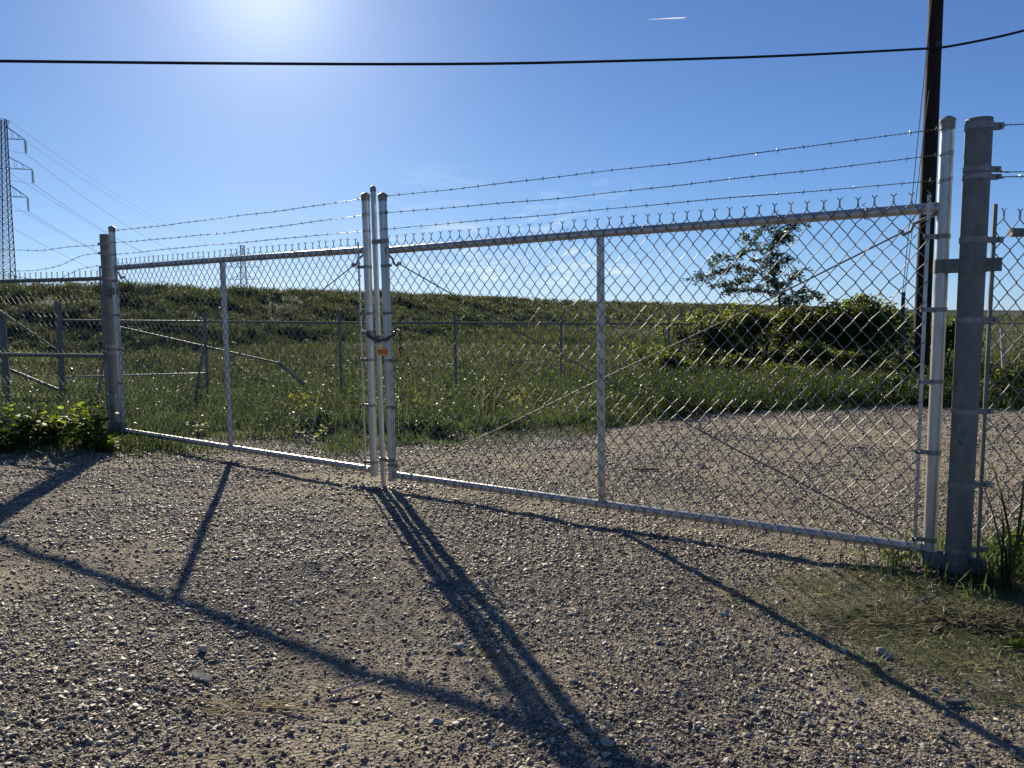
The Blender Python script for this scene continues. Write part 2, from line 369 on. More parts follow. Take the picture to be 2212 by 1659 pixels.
def G(x, y):
    x = np.asarray(x, float); y = np.asarray(y, float)
    n = .558*x+.83*y
    near = .306*(1-np.maximum(n, -2.5)/4.22); far = -.008*np.clip(n-4.22, 0, 16)
    k = .05; z = k*np.logaddexp(near/k, 0.0) - k*.0 + far - .012
    z = z + .09*np.exp(-(((x+4.6)/1.1)**2+((y-7.6)/.7)**2))
    z = z + .05*np.exp(-(((x-2.3)/.5)**2+((y-3.75)/.3)**2)) + .035*np.exp(-(((x-1.95)/.3)**2+((y-2.9)/.16)**2))
    z = z + (fbm(x*1.1, y*1.1)-.5)*.035*sstep(0, 1, 14-np.hypot(x, y))
    rr_ = np.hypot(x, y); z = z + ((fbm(x*4.3+2, y*4.3, 3)-.5)*.017+(fbm(x*13, y*13, 2)-.5)*.010)*sstep(.3, .9, rr_)*(1-sstep(7, 11, rr_))
    d = crest_dist(x, y)
    hgt = 2.50+.13
    lev = sstep(10.5, 0.0, d)*.35 + np.clip((10-d)/10, 0, 1)*.65
    z = z + hgt*lev
    rough = sstep(12, 20, y)*sstep(-1.5, 1.5, d)
    z = z + rough*((fbm(x*.45, y*.9, 3)-.5)*.8+(fbm(x*1.9+4, y*2.6, 2)-.5)*.42)
    return z
def Gs(x, y): return float(G(np.array([x]), np.array([y]))[0])

nr = 430; rr = np.concatenate([[0.0], .35*(4200/.35)**(np.arange(nr)/(nr-1))])
th = np.concatenate([np.linspace(-46, 46, 390), np.linspace(46, 314, 70)[1:-1]])
th = np.radians(th); na_ = len(th)
RR, TT = np.meshgrid(rr, th, indexing='ij')
X = RR*np.sin(TT); Yg = RR*np.cos(TT); Z = G(X.ravel(), Yg.ravel())
V = np.stack([X.ravel(), Yg.ravel(), Z], -1)
I, J = np.meshgrid(np.arange(len(rr)-1), np.arange(na_), indexing='ij'); J2 = (J+1) % na_
F = np.stack([I*na_+J, (I+1)*na_+J, (I+1)*na_+J2, I*na_+J2], -1).reshape(-1, 4)
vm = np.maximum(veg_mask(V[:, 0], V[:, 1]), clip_mask(V[:, 0], V[:, 1])*.45)
# sandy places with few stones
def wetness(x, y):
    w_ = 0
    for cx, cy, rx, ry, a in ((2.9, 8.2, .9, .16, .8), (3.5, 7.6, .7, .12, .65), (2.3, 8.6, .4, .1, .6), (4.6, 8.9, .9, .12, .5), (-1.0, 5.6, .3, .1, .5)):
        w_ = w_ + a*np.exp(-(((x-cx)/rx)**2+((y-cy)/ry)**2))
    return w_
def dusty(x, y):
    return dusty0(x, y)*.8 + .2*sstep(.52, .66, fbm(x*.9+31, y*1.7+3))
def dusty0(x, y):
    d = 1.0*np.exp(-(((x-3.2)/2.6)**2+((y-7.5)/1.9)**2))*.6
    d = d + .3*np.exp(-(((x+1.5)/.9)**2+((y-5.55)/.25)**2)) + .3*np.exp(-(((x-1.1)/.6)**2+((y-2.3)/.35)**2))
    d = d + .22*np.exp(-(((x-1.6)/.5)**2+((y-2.15)/.3)**2)) + .2*np.exp(-(((x+.35)/.3)**2+((y-1.95)/.15)**2))
    return d
tag(np_mesh('ground', V, F[:, ::-1], M_ground, smooth=True, extra={'veg': vm, 'dust': dusty(V[:, 0], V[:, 1]), 'wet': wetness(V[:, 0], V[:, 1])}), kind='structure')

# ------------------------------------------------------------------ gravel
def ico(sub):
    import bmesh
    bm = bmesh.new(); bmesh.ops.create_icosphere(bm, subdivisions=sub, radius=1); bm.verts.ensure_lookup_table()
    v = np.array([p.co[:] for p in bm.verts]); f = np.array([[q.index for q in fc.verts] for fc in bm.faces]); bm.free(); return v, f
def stones(P, size, sub, name, seedv):
    r = np.random.default_rng(seedv); v0, f0 = ico(sub); N = len(P); nv = len(v0); VAR = 24
    shp = []
    for k in range(VAR):
        v = v0.copy()
        for q in range(9 if nv > 20 else 5):       # chop with random planes: angular faces
            d = r.normal(size=3); d /= np.linalg.norm(d); t = r.uniform(.28, .72); s = v@d
            v = v - np.outer(np.maximum(s-t, 0), d)
        v += r.normal(size=(nv, 3))*(.03 if nv > 20 else .14); v *= np.array([1.1, r.uniform(.55, .95), r.uniform(.42, .8)]); shp.append(v)
    shp = np.array(shp)[r.integers(0, VAR, N)]
    a = r.uniform(0, 2*np.pi, N); tl = r.normal(size=N)*.3
    ca, sa = np.cos(a)[:, None], np.sin(a)[:, None]; ct, st = np.cos(tl)[:, None], np.sin(tl)[:, None]
    x, y, z = shp[..., 0], shp[..., 1], shp[..., 2]
    y, z = y*ct-z*st, y*st+z*ct
    x, y = x*ca-y*sa, x*sa+y*ca
    s = size[:, None]
    Vv = np.stack([x*s+P[:, 0:1], y*s+P[:, 1:2], z*s+P[:, 2:3]+s*.34], -1).reshape(-1, 3)
    Ff = (f0[None]+(np.arange(N)*nv)[:, None, None]).reshape(-1, 3)
    c = np.clip(r.normal(.45, .28, N), 0, 1)
    return np_mesh(name, Vv, Ff, M_stones, attr=np.repeat(c, nv))
def scatter(n, x0, x1, y0, y1, dens_fn, r):
    x = r.uniform(x0, x1, n); y = r.uniform(y0, y1, n); k = r.random(n) < dens_fn(x, y); return x[k], y[k]
def infr(x, y, mg=.35): return (np.abs(x) < (np.maximum(y, 0)*.70+mg))
def sdens(x, y):
    p = 1-.75*sstep(.2, .8, veg_mask(x, y)); p = p*(1-.8*clip_mask(x, y))
    patch = fbm(x*1.7+9, y*1.7)-.5
    p = p*np.clip(.86+patch*3.0-dusty(x, y)*1.7, .3, 1)
    return p*infr(x, y)
r_ = np.random.default_rng(5)
def st_obj(xs, ys, sz, sub, name, sd): tag(stones(np.stack([xs, ys, G(xs, ys)-sz*.1], -1), sz, sub, name, sd), kind='stuff')
xs, ys = scatter(300000, -3.0, 3.0, 1.1, 3.6, sdens, r_)
sz = np.clip(.0027*(r_.pareto(2.4, len(xs))+1), 0, .014)
big = sz > .0058
st_obj(xs[big], ys[big], sz[big], 2, 'gravel', 21); st_obj(xs[~big], ys[~big], sz[~big], 1, 'fine_gravel', 22)
xs, ys = scatter(230000, -4.4, 4.4, 3.6, 5.8, sdens, r_)
sz = np.clip(.0037*(r_.pareto(2.6, len(xs))+1), 0, .016); st_obj(xs, ys, sz, 1, 'gravel', 23)
xs, ys = scatter(170000, -6.5, 6.5, 5.8, 8.5, sdens, r_)
sz = np.clip(.0048*(r_.pareto(2.6, len(xs))+1), 0, .018); st_obj(xs, ys, sz, 1, 'gravel', 25)
xs, ys = scatter(90000, -4, 9, 8.5, 12, sdens, r_)
sz = np.clip(.006*(r_.pareto(2.5, len(xs))+1), 0, .022); st_obj(xs, ys, sz, 1, 'gravel', 24)

# ------------------------------------------------------------------ grass
def blades(name, x, y, h, wd, mat, lean=.35, seedv=1, z=None, flat=False):
    r = np.random.default_rng(seedv); N = len(x); z = G(x, y) if z is None else z
    a = r.uniform(0, 2*np.pi, N); la = r.uniform(0, 2*np.pi, N); ln = np.abs(r.normal(size=N))*lean + (.9 if lean > 1.5 else 0)
    ux, uy = np.cos(a)*wd, np.sin(a)*wd; lx, ly = np.cos(la)*ln*h, np.sin(la)*ln*h
    hz = h/np.sqrt(1+ln*ln)
    def P(t, ww, side): return np.stack([x+lx*t**1.8+ux*ww*side, y+ly*t**1.8+uy*ww*side, z-.01+hz*t*(1-.18*t*ln)], -1)
    V = np.stack([P(0, .8, -1), P(0, .8, 1), P(.5, 1, 1), P(.5, 1, -1), P(1, .0, 0)], 1).reshape(-1, 3)
    b = (np.arange(N)*5)[:, None]
    F = np.concatenate([b+np.array([[0, 1, 2]]), b+np.array([[0, 2, 3]]), b+np.array([[3, 2, 4]])])
    return np_mesh(name, V, F, mat, attr=np.repeat(r.random(N), 5))
# leafy forbs gathered in clumps
def forbs(name, cx, cy, per, rad, hgt, lsz, mat, seedv):
    r = np.random.default_rng(seedv); n = len(cx); k = np.repeat(np.arange(n), per)
    q = r.normal(size=(len(k), 3)); q /= np.linalg.norm(q, axis=1)[:, None]; q *= r.random((len(k), 1))**.4
    rk = np.asarray(rad)[k]; hk = np.asarray(hgt)[k]; g = G(cx, cy)[k]
    P = np.stack([cx[k]+q[:, 0]*rk, cy[k]+q[:, 1]*rk, g+hk*(.5+.5*q[:, 2])], -1)
    V, F, at = leaves_np(P, np.asarray(lsz)[k]*r.uniform(.6, 1.3, len(k)), r, .1, .5)
    return tag(np_mesh(name, V, F, mat, attr=at), kind='stuff')
def leaves_np(P, size, r, droop=.3, asp=.5):
    """diamond leaves folded along the midrib: 4 verts, 2 triangles each"""
    N = len(P); a = r.uniform(0, 2*np.pi, N); e = r.normal(size=N)*.5-droop
    t = np.stack([np.cos(a)*np.cos(e), np.sin(a)*np.cos(e), np.sin(e)], -1)
    q = r.normal(size=(N, 3)); q[:, 2] *= .6; s = np.cross(t, q); s /= np.linalg.norm(s, axis=1)[:, None]+1e-9
    nn = np.cross(t, s); sz = size[:, None]
    mid = P+t*sz*.5
    A = P; B = mid+s*sz*asp*.5+nn*sz*.1; C = P+t*sz; D = mid-s*sz*asp*.5+nn*sz*.1
    V = np.stack([A, B, C, D], 1).reshape(-1, 3); b = (np.arange(N)*4)[:, None]
    F = np.concatenate([b+np.array([[0, 1, 2]]), b+np.array([[0, 2, 3]])])
    return V, F, np.repeat(r.random(N), 4)
def lush(x, y): return np.clip((fbm(x*.8, y*1.1)*.55+fbm(x*2.8+2, y*3.3, 2)*.45-.40)*5, .06, 1)
r_ = np.random.default_rng(8)
def gd(x, y): return veg_mask(x, y)*infr(x, y, .8)*np.clip(.2+lush(x, y), 0, 1)
# near meadow
x, y = scatter(330000, -10, 12, 6.3, 15.5, gd, r_)
edge = np.clip((y-gravel_edge(x))/1.6, 0.12, 1)
h = (.07+.26*r_.random(len(x))**1.5*lush(x, y))*(.35+.65*edge)
tag(blades('grass', x, y, h, .0035+.004*r_.random(len(x)), M_grass, .5, 2), kind='stuff')
# taller band in front of the bushes
def band_d(x, y):
    e = gravel_edge(x); return sstep(.1, .5, y-e)*(1-sstep(3.2, 4.6, y-e))*sstep(1.2, 2.2, x)*infr(x, y, .8)*np.clip(.4+lush(x+5, y), 0, 1)
x, y = scatter(60000, 1, 12, 9, 16, band_d, r_)
tag(blades('tall_grass', x, y, .12+.36*r_.random(len(x))**1.5*(.3+lush(x+5, y)), .004+.004*r_.random(len(x)), M_tallgrass, .55, 3), kind='stuff')
x, y = scatter(1500, 1, 12, 9, 16, band_d, r_)
forbs('tall_forbs', x, y, 50, .1+.14*r_.random(len(x)), .25+.32*r_.random(len(x)), .035+.025*r_.random(len(x)), M_tallgrass, 15)
# tall weeds standing above the rest, and dead stalks
x, y = scatter(900, -9, 12, 8, 16, lambda x, y: gd(x, y)*(y-gravel_edge(x) > .8), r_)
forbs('tall_weeds', x, y, 40, .05+.08*r_.random(len(x)), .35+.4*r_.random(len(x)), .03+.02*r_.random(len(x)), M_tallgrass, 16)
x, y = scatter(5200, -14, 18, 8, 24, lambda x, y: gd(x, y)*(y-gravel_edge(x) > .5), r_)
tag(blades('dead_stalks', x, y, .3+.4*r_.random(len(x)), .0025+.002*r_.random(len(x)), M_dry, .25, 17), kind='stuff')
# middle meadow up to the levee foot
def md(x, y):
    return infr(x, y, 1)*(crest_dist(x, y) > 6)*np.clip(.15+lush(x*.6, y*.6), 0, 1)*np.clip(22/y, .2, 1)
x, y = scatter(420000, -24, 34, 15, 46, md, r_)
xb, yb = scatter(260000, -12, 110, 46, 170, md, r_); x = np.concatenate([x, xb]); y = np.concatenate([y, yb])
s = np.clip(y/20, .8, 6)
tag(blades('meadow_grass', x, y, (.10+.34*r_.random(len(x))*lush(x*.6, y*.6))*s**.5, .010*s, M_hillgrass, .5, 4), kind='stuff')
x, y = scatter(2600, -9, 12, 8, 15.5, lambda x, y: gd(x, y)*(y-gravel_edge(x) > .35)*np.clip(lush(x, y)*1.5-.2, 0, 1), r_)
forbs('meadow_forbs', x, y, 34, .08+.10*r_.random(len(x)), .14+.26*r_.random(len(x)), .03+.02*r_.random(len(x)), M_grass, 12)
x, y = scatter(9000, -24, 34, 15, 46, md, r_)
forbs('meadow_forbs', x, y, 26, .12+.16*r_.random(len(x)), .16+.3*r_.random(len(x)), .06+.04*r_.random(len(x)), M_hillgrass, 13)
# levee slope weeds
def clumpn(x, y): return np.clip((fbm(x*.7+3, y*1.3)*.5+fbm(x*2.2, y*3.2, 2)*.5-.43)*6, .0, 1)
def hd(x, y):
    d = crest_dist(x, y); return infr(x, y, 2)*(d < 11)*(d > -2.5)*(.03+.97*clumpn(x, y))*np.clip(34/y, .03, 1)
x1, y1 = scatter(1000000, -28, 30, 22, 75, hd, r_)
x2, y2 = scatter(900000, -10, 150, 70, 250, hd, r_)
x = np.concatenate([x1, x2]); y = np.concatenate([y1, y2]); s = np.clip(y/34, .8, 7)
cn = clumpn(x, y)
tag(blades('levee_weeds', x, y, (.08+.42*r_.random(len(x))**.7*(.15+cn))*np.minimum(s, 1.6)**.4, .013*s, M_hillgrass, .6, 5), kind='stuff')
x, y = scatter(52000, -28, 30, 22, 75, hd, r_)
xb, yb = scatter(90000, -10, 130, 60, 260, lambda x, y: infr(x, y, 2)*(crest_dist(x, y) < 40)*(crest_dist(x, y) > -2.5)*(.05+.95*clumpn(x*.5, y*.5))*np.clip(70/y, .1, 1), r_)
x = np.concatenate([x, xb]); y = np.concatenate([y, yb])
s = np.clip(y/34, .8, 5)
forbs('levee_forbs', x, y, 24, (.12+.22*r_.random(len(x)))*s**.6, (.16+.34*r_.random(len(x)))*s**.3, (.07+.06*r_.random(len(x)))*s**.8, M_hillgrass, 14)
# cut grass by the right post
def cl(x, y): return clip_mask(x, y)
x, y = scatter(190000, .6, 4.2, 1.9, 4.2, lambda x, y: cl(x, y)*np.clip((fbm(x*5, y*5)-.32)*4, .08, 1), r_)
tag(blades('cut_grass', x, y, .02+.06*r_.random(len(x)), .0012+.0014*r_.random(len(x)), M_clip, 1.8, 6), kind='stuff')
def cl2(x, y): return np.clip(np.exp(-(((x-2.6)/.55)**2+((y-3.75)/.35)**2)), 0, 1)
x, y = scatter(16000, 1.2, 4.4, 3.0, 5.0, cl2, r_)
tag(blades('green_grass', x, y, .05+.13*r_.random(len(x)), .0025+.002*r_.random(len(x)), M_grass, .6, 7), kind='stuff')
# sparse tufts at the gravel edge on the left
def cl3(x, y): return np.exp(-(((x+3.6)/.6)**2+((y-7.35)/.3)**2))+np.exp(-(((x+5.4)/1.3)**2+((y-7.0)/.3)**2))
x, y = scatter(30000, -7, -2.4, 6.4, 8.2, cl3, r_)
tag(blades('short_grass', x, y, .03+.1*r_.random(len(x)), .003+.002*r_.random(len(x)), M_grass, .8, 9), kind='stuff')

def shrub(name, label, cat, c, rad, n, size, mat, seedv, group=None, lumps=9, hollow=.45, asp=.6):
    r = np.random.default_rng(seedv); c = np.array(c, float); rad = np.array(rad, float)
    z0 = Gs(c[0], c[1]); root = empty(name, (c[0], c[1], z0), label, cat, group)
    d = r.normal(size=(lumps, 3)); d /= np.linalg.norm(d, axis=1)[:, None]; d[:, 2] = np.abs(d[:, 2])*1.1-.35
    lc = c+d*rad*r.uniform(.45, .85, (lumps, 1)); lr = r.uniform(.16, .5, lumps)
    k = r.integers(0, lumps, n); q = r.normal(size=(n, 3)); q /= np.linalg.norm(q, axis=1)[:, None]
    P = lc[k]+q*(r.uniform(hollow, 1.05, n)**.6*lr[k])[:, None]*rad
    P += r.normal(size=P.shape)*.03
    ok = P[:, 2] > z0+.02; P = P[ok]
    V, F, at = leaves_np(P, size*r.uniform(.6, 1.3, len(P)), r, .25, asp)
    np_mesh('crown', V, F, mat, root, attr=at)
    mb = MB(); rr2 = random.Random(seedv)
    for i in range(lumps):
        b = Vector((c[0]+rr2.uniform(-.12, .12), c[1]+rr2.uniform(-.12, .12), z0-.05)); e = Vector(lc[i])
        mid = (b+e)/2+Vector((rr2.uniform(-.1, .1), rr2.uniform(-.1, .1), .1))
        mb.tube([b, mid, e, e+(e-mid)*.35], [.022, .015, .008, .003], 5)
    mb.build('stem', M_bark, root)
    return root
def pxc(x, y, Y): v = px(x, y, Y); return (v.x, v.y, v.z)
BG = 'shrubs grown over the far fence'
shrub('shrub', 'dense rounded dark shrub with sunlit yellow green top, just left of the wooden pole', 'shrub', pxc(1855, 716, 17.2), (1.35, .8, .98), 11500, .10, M_bush, 31, BG, 26, .3)
shrub('shrub', 'dark leafy shrub under the thin sapling tree', 'shrub', pxc(1655, 722, 17.6), (1.3, .7, .92), 5200, .095, M_bush, 32, BG, 20, .15)
shrub('shrub', 'low straggly shrub at the left end of the shrub row', 'shrub', pxc(1520, 738, 17.2), (1.05, .5, .8), 2900, .09, M_bush, 33, BG, 9)
for sx, sy, sY, rx, rz, nn_, lab in ((1405, 760, 16.6, .6, .45, 1500, 'small loose leafy bush standing alone left of the shrub row'), (1450, 725, 17.4, .5, .55, 1300, 'thin ragged bush at the left end of the shrub row'),
        (1560, 770, 16.4, .8, .5, 2600, 'loose light green bush in front of the straggly left shrub'), (1640, 782, 16.2, .8, .45, 2600, 'loose light green bush directly below the sapling tree'),
        (1470, 790, 15.6, .6, .35, 2600, 'knee high leafy growth at the far left foot of the shrub row'), (1590, 800, 15.2, .7, .38, 3200, 'leafy growth below the sapling tree, left half'),
        (1850, 790, 15.4, .8, .42, 3600, 'yellow green leafy growth at the foot of the dense rounded shrub'), (1680, 815, 14.2, .7, .3, 2600, 'low leaves nearest the lot, below the sapling tree'),
        (1960, 800, 14.0, .5, .34, 2400, 'leafy growth around the foot of the wooden pole'), (1800, 840, 12.6, .9, .26, 3000, 'dark knee high growth along the lot edge right of the plank'),
        (1940, 838, 12.3, .8, .28, 3000, 'dark growth along the lot edge just left of the hinge upright')):
    shrub('shrub', lab, 'shrub', pxc(sx, sy, sY), (rx, .45, rz), nn_, .06, M_bush if sY > 13 else M_grass, int(sx+sy), BG, 9, .2)
shrub('shrub', 'low yellow green bush in front of the dark shrubs, above the tall grass', 'shrub', pxc(1740, 780, 15.6), (.95, .5, .55), 5200, .07, M_bush, 34, BG, 9)
shrub('shrub', 'low bush right of the wooden pole, seen between upright and gate post', 'shrub', pxc(2040, 735, 17.0), (.7, .6, .75), 4200, .08, M_bush, 35, BG, 9)
shrub('shrub', 'dark low bush behind the right fence at the gravel edge', 'shrub', pxc(2190, 830, 12.2), (.8, .5, .35), 4000, .06, M_bush, 36, BG, 8)
shrub('weed_clump', 'knee high weed clump at the gravel edge just right of the drop rod', 'weed', pxc(920, 925, 8.5), (.42, .22, .2), 900, .035, M_grass, 37, None, 7)
shrub('weed_clump', 'yellow green weed clump behind the left leaf right of its middle bar', 'weed', pxc(672, 905, 8.9), (.4, .25, .25), 900, .035, M_grass, 38, None, 7)

def sapling():
    c = px(1690, 760, 17.9); z0 = Gs(c.x, c.y)
    root = empty('sapling_tree', (c.x, c.y, z0), 'thin young tree with feathery leaves rising above the shrubs behind the gate', 'tree')
    Y = 17.9
    br = [([(1692, 820), (1690, 720), (1683, 640), (1664, 570), (1672, 520), (1690, 490), (1725, 478)], .045, 1.0),
          ([(1680, 625), (1640, 590), (1590, 575), (1545, 590), (1505, 603)], .02, .9),
          ([(1672, 600), (1630, 560), (1600, 545)], .014, .8),
          ([(1664, 560), (1625, 525), (1615, 510)], .012, .7),
          ([(1670, 530), (1695, 500), (1680, 470)], .012, .7),
          ([(1684, 640), (1710, 600), (1722, 585)], .014, .7),
          ([(1686, 650), (1725, 635), (1757, 628)], .014, .8),
          ([(1684, 640), (1640, 625), (1600, 628), (1570, 615)], .014, .9),
          ([(1665, 575), (1690, 555), (1705, 560)], .010, .6),
          ([(1660, 600), (1600, 610), (1540, 622)], .012, .8), ([(1690, 660), (1740, 650), (1770, 640)], .012, .8), ([(1672, 520), (1655, 490), (1640, 480)], .009, .5), ([(1600, 578), (1560, 560), (1545, 548)], .009, .6)]
    mb = MB(); r = np.random.default_rng(44); rr2 = random.Random(4); LP = []; LT = []
    for i, (pp, rad, lv) in enumerate(br):
        dy = 0 if i == 0 else rr2.uniform(-.6, .6)
        pts = [px(a, b, Y+dy*j/(len(pp)-1)) for j, (a, b) in enumerate(pp)]
        mb.tube(pts, [rad*(1-.8*j/(len(pts)-1)) for j in range(len(pts))], 6)
        for j in range(len(pts)-1):
            if i == 0 and j < 2: continue
            for q in range(int(11*lv)):
                t = rr2.random(); P = pts[j].lerp(pts[j+1], t)
                # a compound leaf: a drooping rachis with paired leaflets
                a = rr2.uniform(0, 6.28); d = Vector((math.cos(a), math.sin(a)*.7, rr2.uniform(-.5, .9))).normalized(); Ln = rr2.uniform(.16, .34)
                rp = [P+d*Ln*u+Vector((0, 0, -.35*Ln*u*u)) for u in (0, .33, .66, 1)]
                mb.tube(rp, .0025, 3)
                for u in np.linspace(.2, 1, 7):
                    c_ = P+d*Ln*u+Vector((0, 0, -.35*Ln*u*u))
                    for s_ in (0, 1, 2): LP.append(c_)
    P = np.array([tuple(p) for p in LP])+r.normal(size=(len(LP), 3))*.018
    V, F, at = leaves_np(P, np.full(len(P), .105)*r.uniform(.6, 1.2, len(P)), r, .25, .36)
    mb.build('trunk', M_bark, root); np_mesh('crown', V, F, M_tree, root, attr=at)
sapling()

def broadleaf(name, label, c, height, nst, seedv, group, lsize=.09, spread=.25, mat=M_weed, cat='weed'):
    """upright weed: several stems with lobed, cupped leaves"""
    r = random.Random(seedv); z0 = Gs(c[0], c[1]); root = empty(name, (c[0], c[1], z0), label, cat, group)
    st = MB(); V = []; F = []; A = []
    for s in range(nst):
        a = r.uniform(0, 6.28); d = r.uniform(.2, 1)*spread; hh = height*r.uniform(.55, 1)
        b = Vector((c[0]+r.uniform(-.03, .03), c[1]+r.uniform(-.03, .03), z0-.02)); tip = b+Vector((math.cos(a)*d, math.sin(a)*d, hh))
        mid = (b+tip)/2+Vector((0, 0, .08*hh))
        st.tube([b, mid, tip], [.005, .004, .002], 5)
        for k in range(r.randint(9, 14)):
            t = r.uniform(.15, 1); P = b.lerp(tip, t)+Vector((0, 0, .08*hh*math.sin(t*3.14)))
            la = r.uniform(0, 6.28); el = r.uniform(-.2, .8)
            t1 = Vector((math.cos(la)*math.cos(el), math.sin(la)*math.cos(el), math.sin(el))); sd = t1.cross(Vector((r.uniform(-.4, .4), r.uniform(-.4, .4), 1))).normalized()
            nm = t1.cross(sd); S = lsize*r.uniform(.6, 1.25)*(1.15-.5*t)
            prof = [(0, .02), (.12, .28), (.22, .55), (.32, .40), (.46, .62), (.56, .40), (.70, .46), (.80, .22), (1, 0)]
            b0 = len(V); rv = r.random()
            for u, wv in prof:
                cup = -.25*u*u*S
                V.append(tuple(P+t1*(S*(u+.25))+Vector((0, 0, cup)))); V.append(tuple(P+t1*(S*(u+.25))+sd*S*wv*.75+nm*(.12*S*wv)+Vector((0, 0, cup))))
                V.append(tuple(P+t1*(S*(u+.25))-sd*S*wv*.75+nm*(.12*S*wv)+Vector((0, 0, cup)))); A += [rv]*3
            for i in range(len(prof)-1):
                o = b0+3*i; F.append((o, o+1, o+4, o+3)); F.append((o, o+3, o+5, o+2))
    st.build('stem', mat, root)
    np_mesh('leaves', np.array(V), np.array(F), mat, root, attr=np.array(A))
    return root
LW = 'broad leaved weeds along the left fence'
def gp(x, y, z=0.0):
    """where the ray through a pixel of the photograph meets the ground"""
    d = RT*((x-1106)/FPX) - UPV*((y-829.5)/FPX) + FWD; t = 1.0
    for k in range(60): t += ((CAMZ+d.z*t)-Gs(d.x*t, d.y*t)-z)/(-d.z)*.8
    return (d.x*t, d.y*t)
for i, (a, b, hgt, ns, lab) in enumerate([(190, 965, .42, 11, 'tallest sunlit broad leaved weed clump right against the left gate post'),
        (60, 960, .36, 9, 'broad leaved weed clump with big lobed leaves at the left picture edge'),
        (120, 955, .30, 8, 'lower bright weed clump between the two taller ones at the left fence'),
        (8, 975, .24, 6, 'small weed cut by the left edge of the picture'),
        (232, 972, .16, 4, 'small leafy weed at the foot of the left gate post')]):
    broadleaf('broadleaf_weed', lab, gp(a, b), hgt*1.15, ns+5, 60+i, LW, .105)
broadleaf('broadleaf_weed', 'small leafy weed behind the left leaf just left of its middle bar', gp(430, 945), .22, 5, 71, 'small weeds behind the gate', .06)
broadleaf('broadleaf_weed', 'tiny weed sprouting behind the left leaf bottom rail right of the middle bar', gp(688, 950), .2, 4, 72, 'small weeds behind the gate', .06)
broadleaf('broadleaf_weed', 'tall thin weed behind the right leaf above the padlock height', gp(905, 900), .38, 4, 73, 'small weeds behind the gate', .06)
broadleaf('broadleaf_weed', 'pale green weed in the tall grass left of the right leaf middle bar', gp(1225, 890), .3, 5, 74, 'small weeds behind the gate', .05)
broadleaf('broadleaf_weed', 'bright lobed leaves beside the right gate post foot', gp(2190, 1225), .28, 7, 75, 'weeds by the right gate post', .07, .18)
broadleaf('broadleaf_weed', 'small green sprig at the right picture edge on the bare soil', gp(2205, 1400), .06, 3, 76, 'weeds by the right gate post', .035, .06)
broadleaf('broadleaf_weed', 'small weed under the right leaf beside the hinge upright', gp(1925, 1205), .1, 4, 77, 'weeds by the right gate post', .04, .1)

def cane():
    c = gp(2168, 1275); z0 = Gs(*c); root = empty('cane_grass', (c[0], c[1], z0), 'tall dark cane like grass with long blades beside the right gate post', 'plant')
    tips = [(2108, 1015), (2132, 975), (2160, 1090), (2212, 1020), (2240, 1060), (2175, 1180), (2215, 1130), (2140, 1120), (2190, 1150), (2250, 1180), (2120, 1160)]
    V = []; F = []; A = []
    for i, (a, b) in enumerate(tips):
        base = Vector((c[0]+random.uniform(-.03, .05), c[1]+random.uniform(-.04, .04), z0)); tip = px(a, b, c[1]+random.uniform(-.25, .15))
        ctrl = base.lerp(tip, .5)+Vector((0.03, 0, .09)); W = random.uniform(.006, .012)
        if i in (4, 3): W = .014
        n0 = len(V); K = 8
        for k in range(K+1):
            t = k/K; P = base*(1-t)**2+ctrl*2*t*(1-t)+tip*t*t; ww = W*min(1, t*3+.35)*(1-t**3)
            sdv = Vector((.9, .35, .1)); V += [tuple(P-sdv*ww), tuple(P+Vector((0, .25*ww, -.3*ww))), tuple(P+sdv*ww)]; A += [random.random()*.3]*3
        for k in range(K):
            o = n0+3*k; F += [(o, o+1, o+4, o+3), (o+1, o+2, o+5, o+4)]
    np_mesh('blades', np.array(V), np.array(F), M_tree, root, attr=np.array(A))
    for i in range(3): MB().tube([(c[0]+.02*i, c[1]+.01*i, z0-.03), (c[0]+.02*i-.02, c[1], z0+.2)], [.008, .005], 6).build('stem', M_tree, root)
cane()

def flowers():
    r = np.random.default_rng(77); pts = []
    for (a, b, s, n) in ((660, 878, 26, 60), (905, 870, 10, 14), (1115, 868, 20, 30), (1660, 810, 30, 20)):
        for k in range(n):
            X_, Y_ = gp(a+r.normal()*s, b+30+r.normal()*10); pts.append((X_, Y_, Gs(X_, Y_)+r.uniform(.18, .36)))
    P = np.repeat(np.array(pts), 5, 0)+r.normal(size=(len(pts)*5, 3))*.008
    V, F, at = leaves_np(P, np.full(len(P), .022), r, 0, .8)
    tag(np_mesh('wildflowers', V, F, M_flower, attr=at), kind='stuff')
flowers()

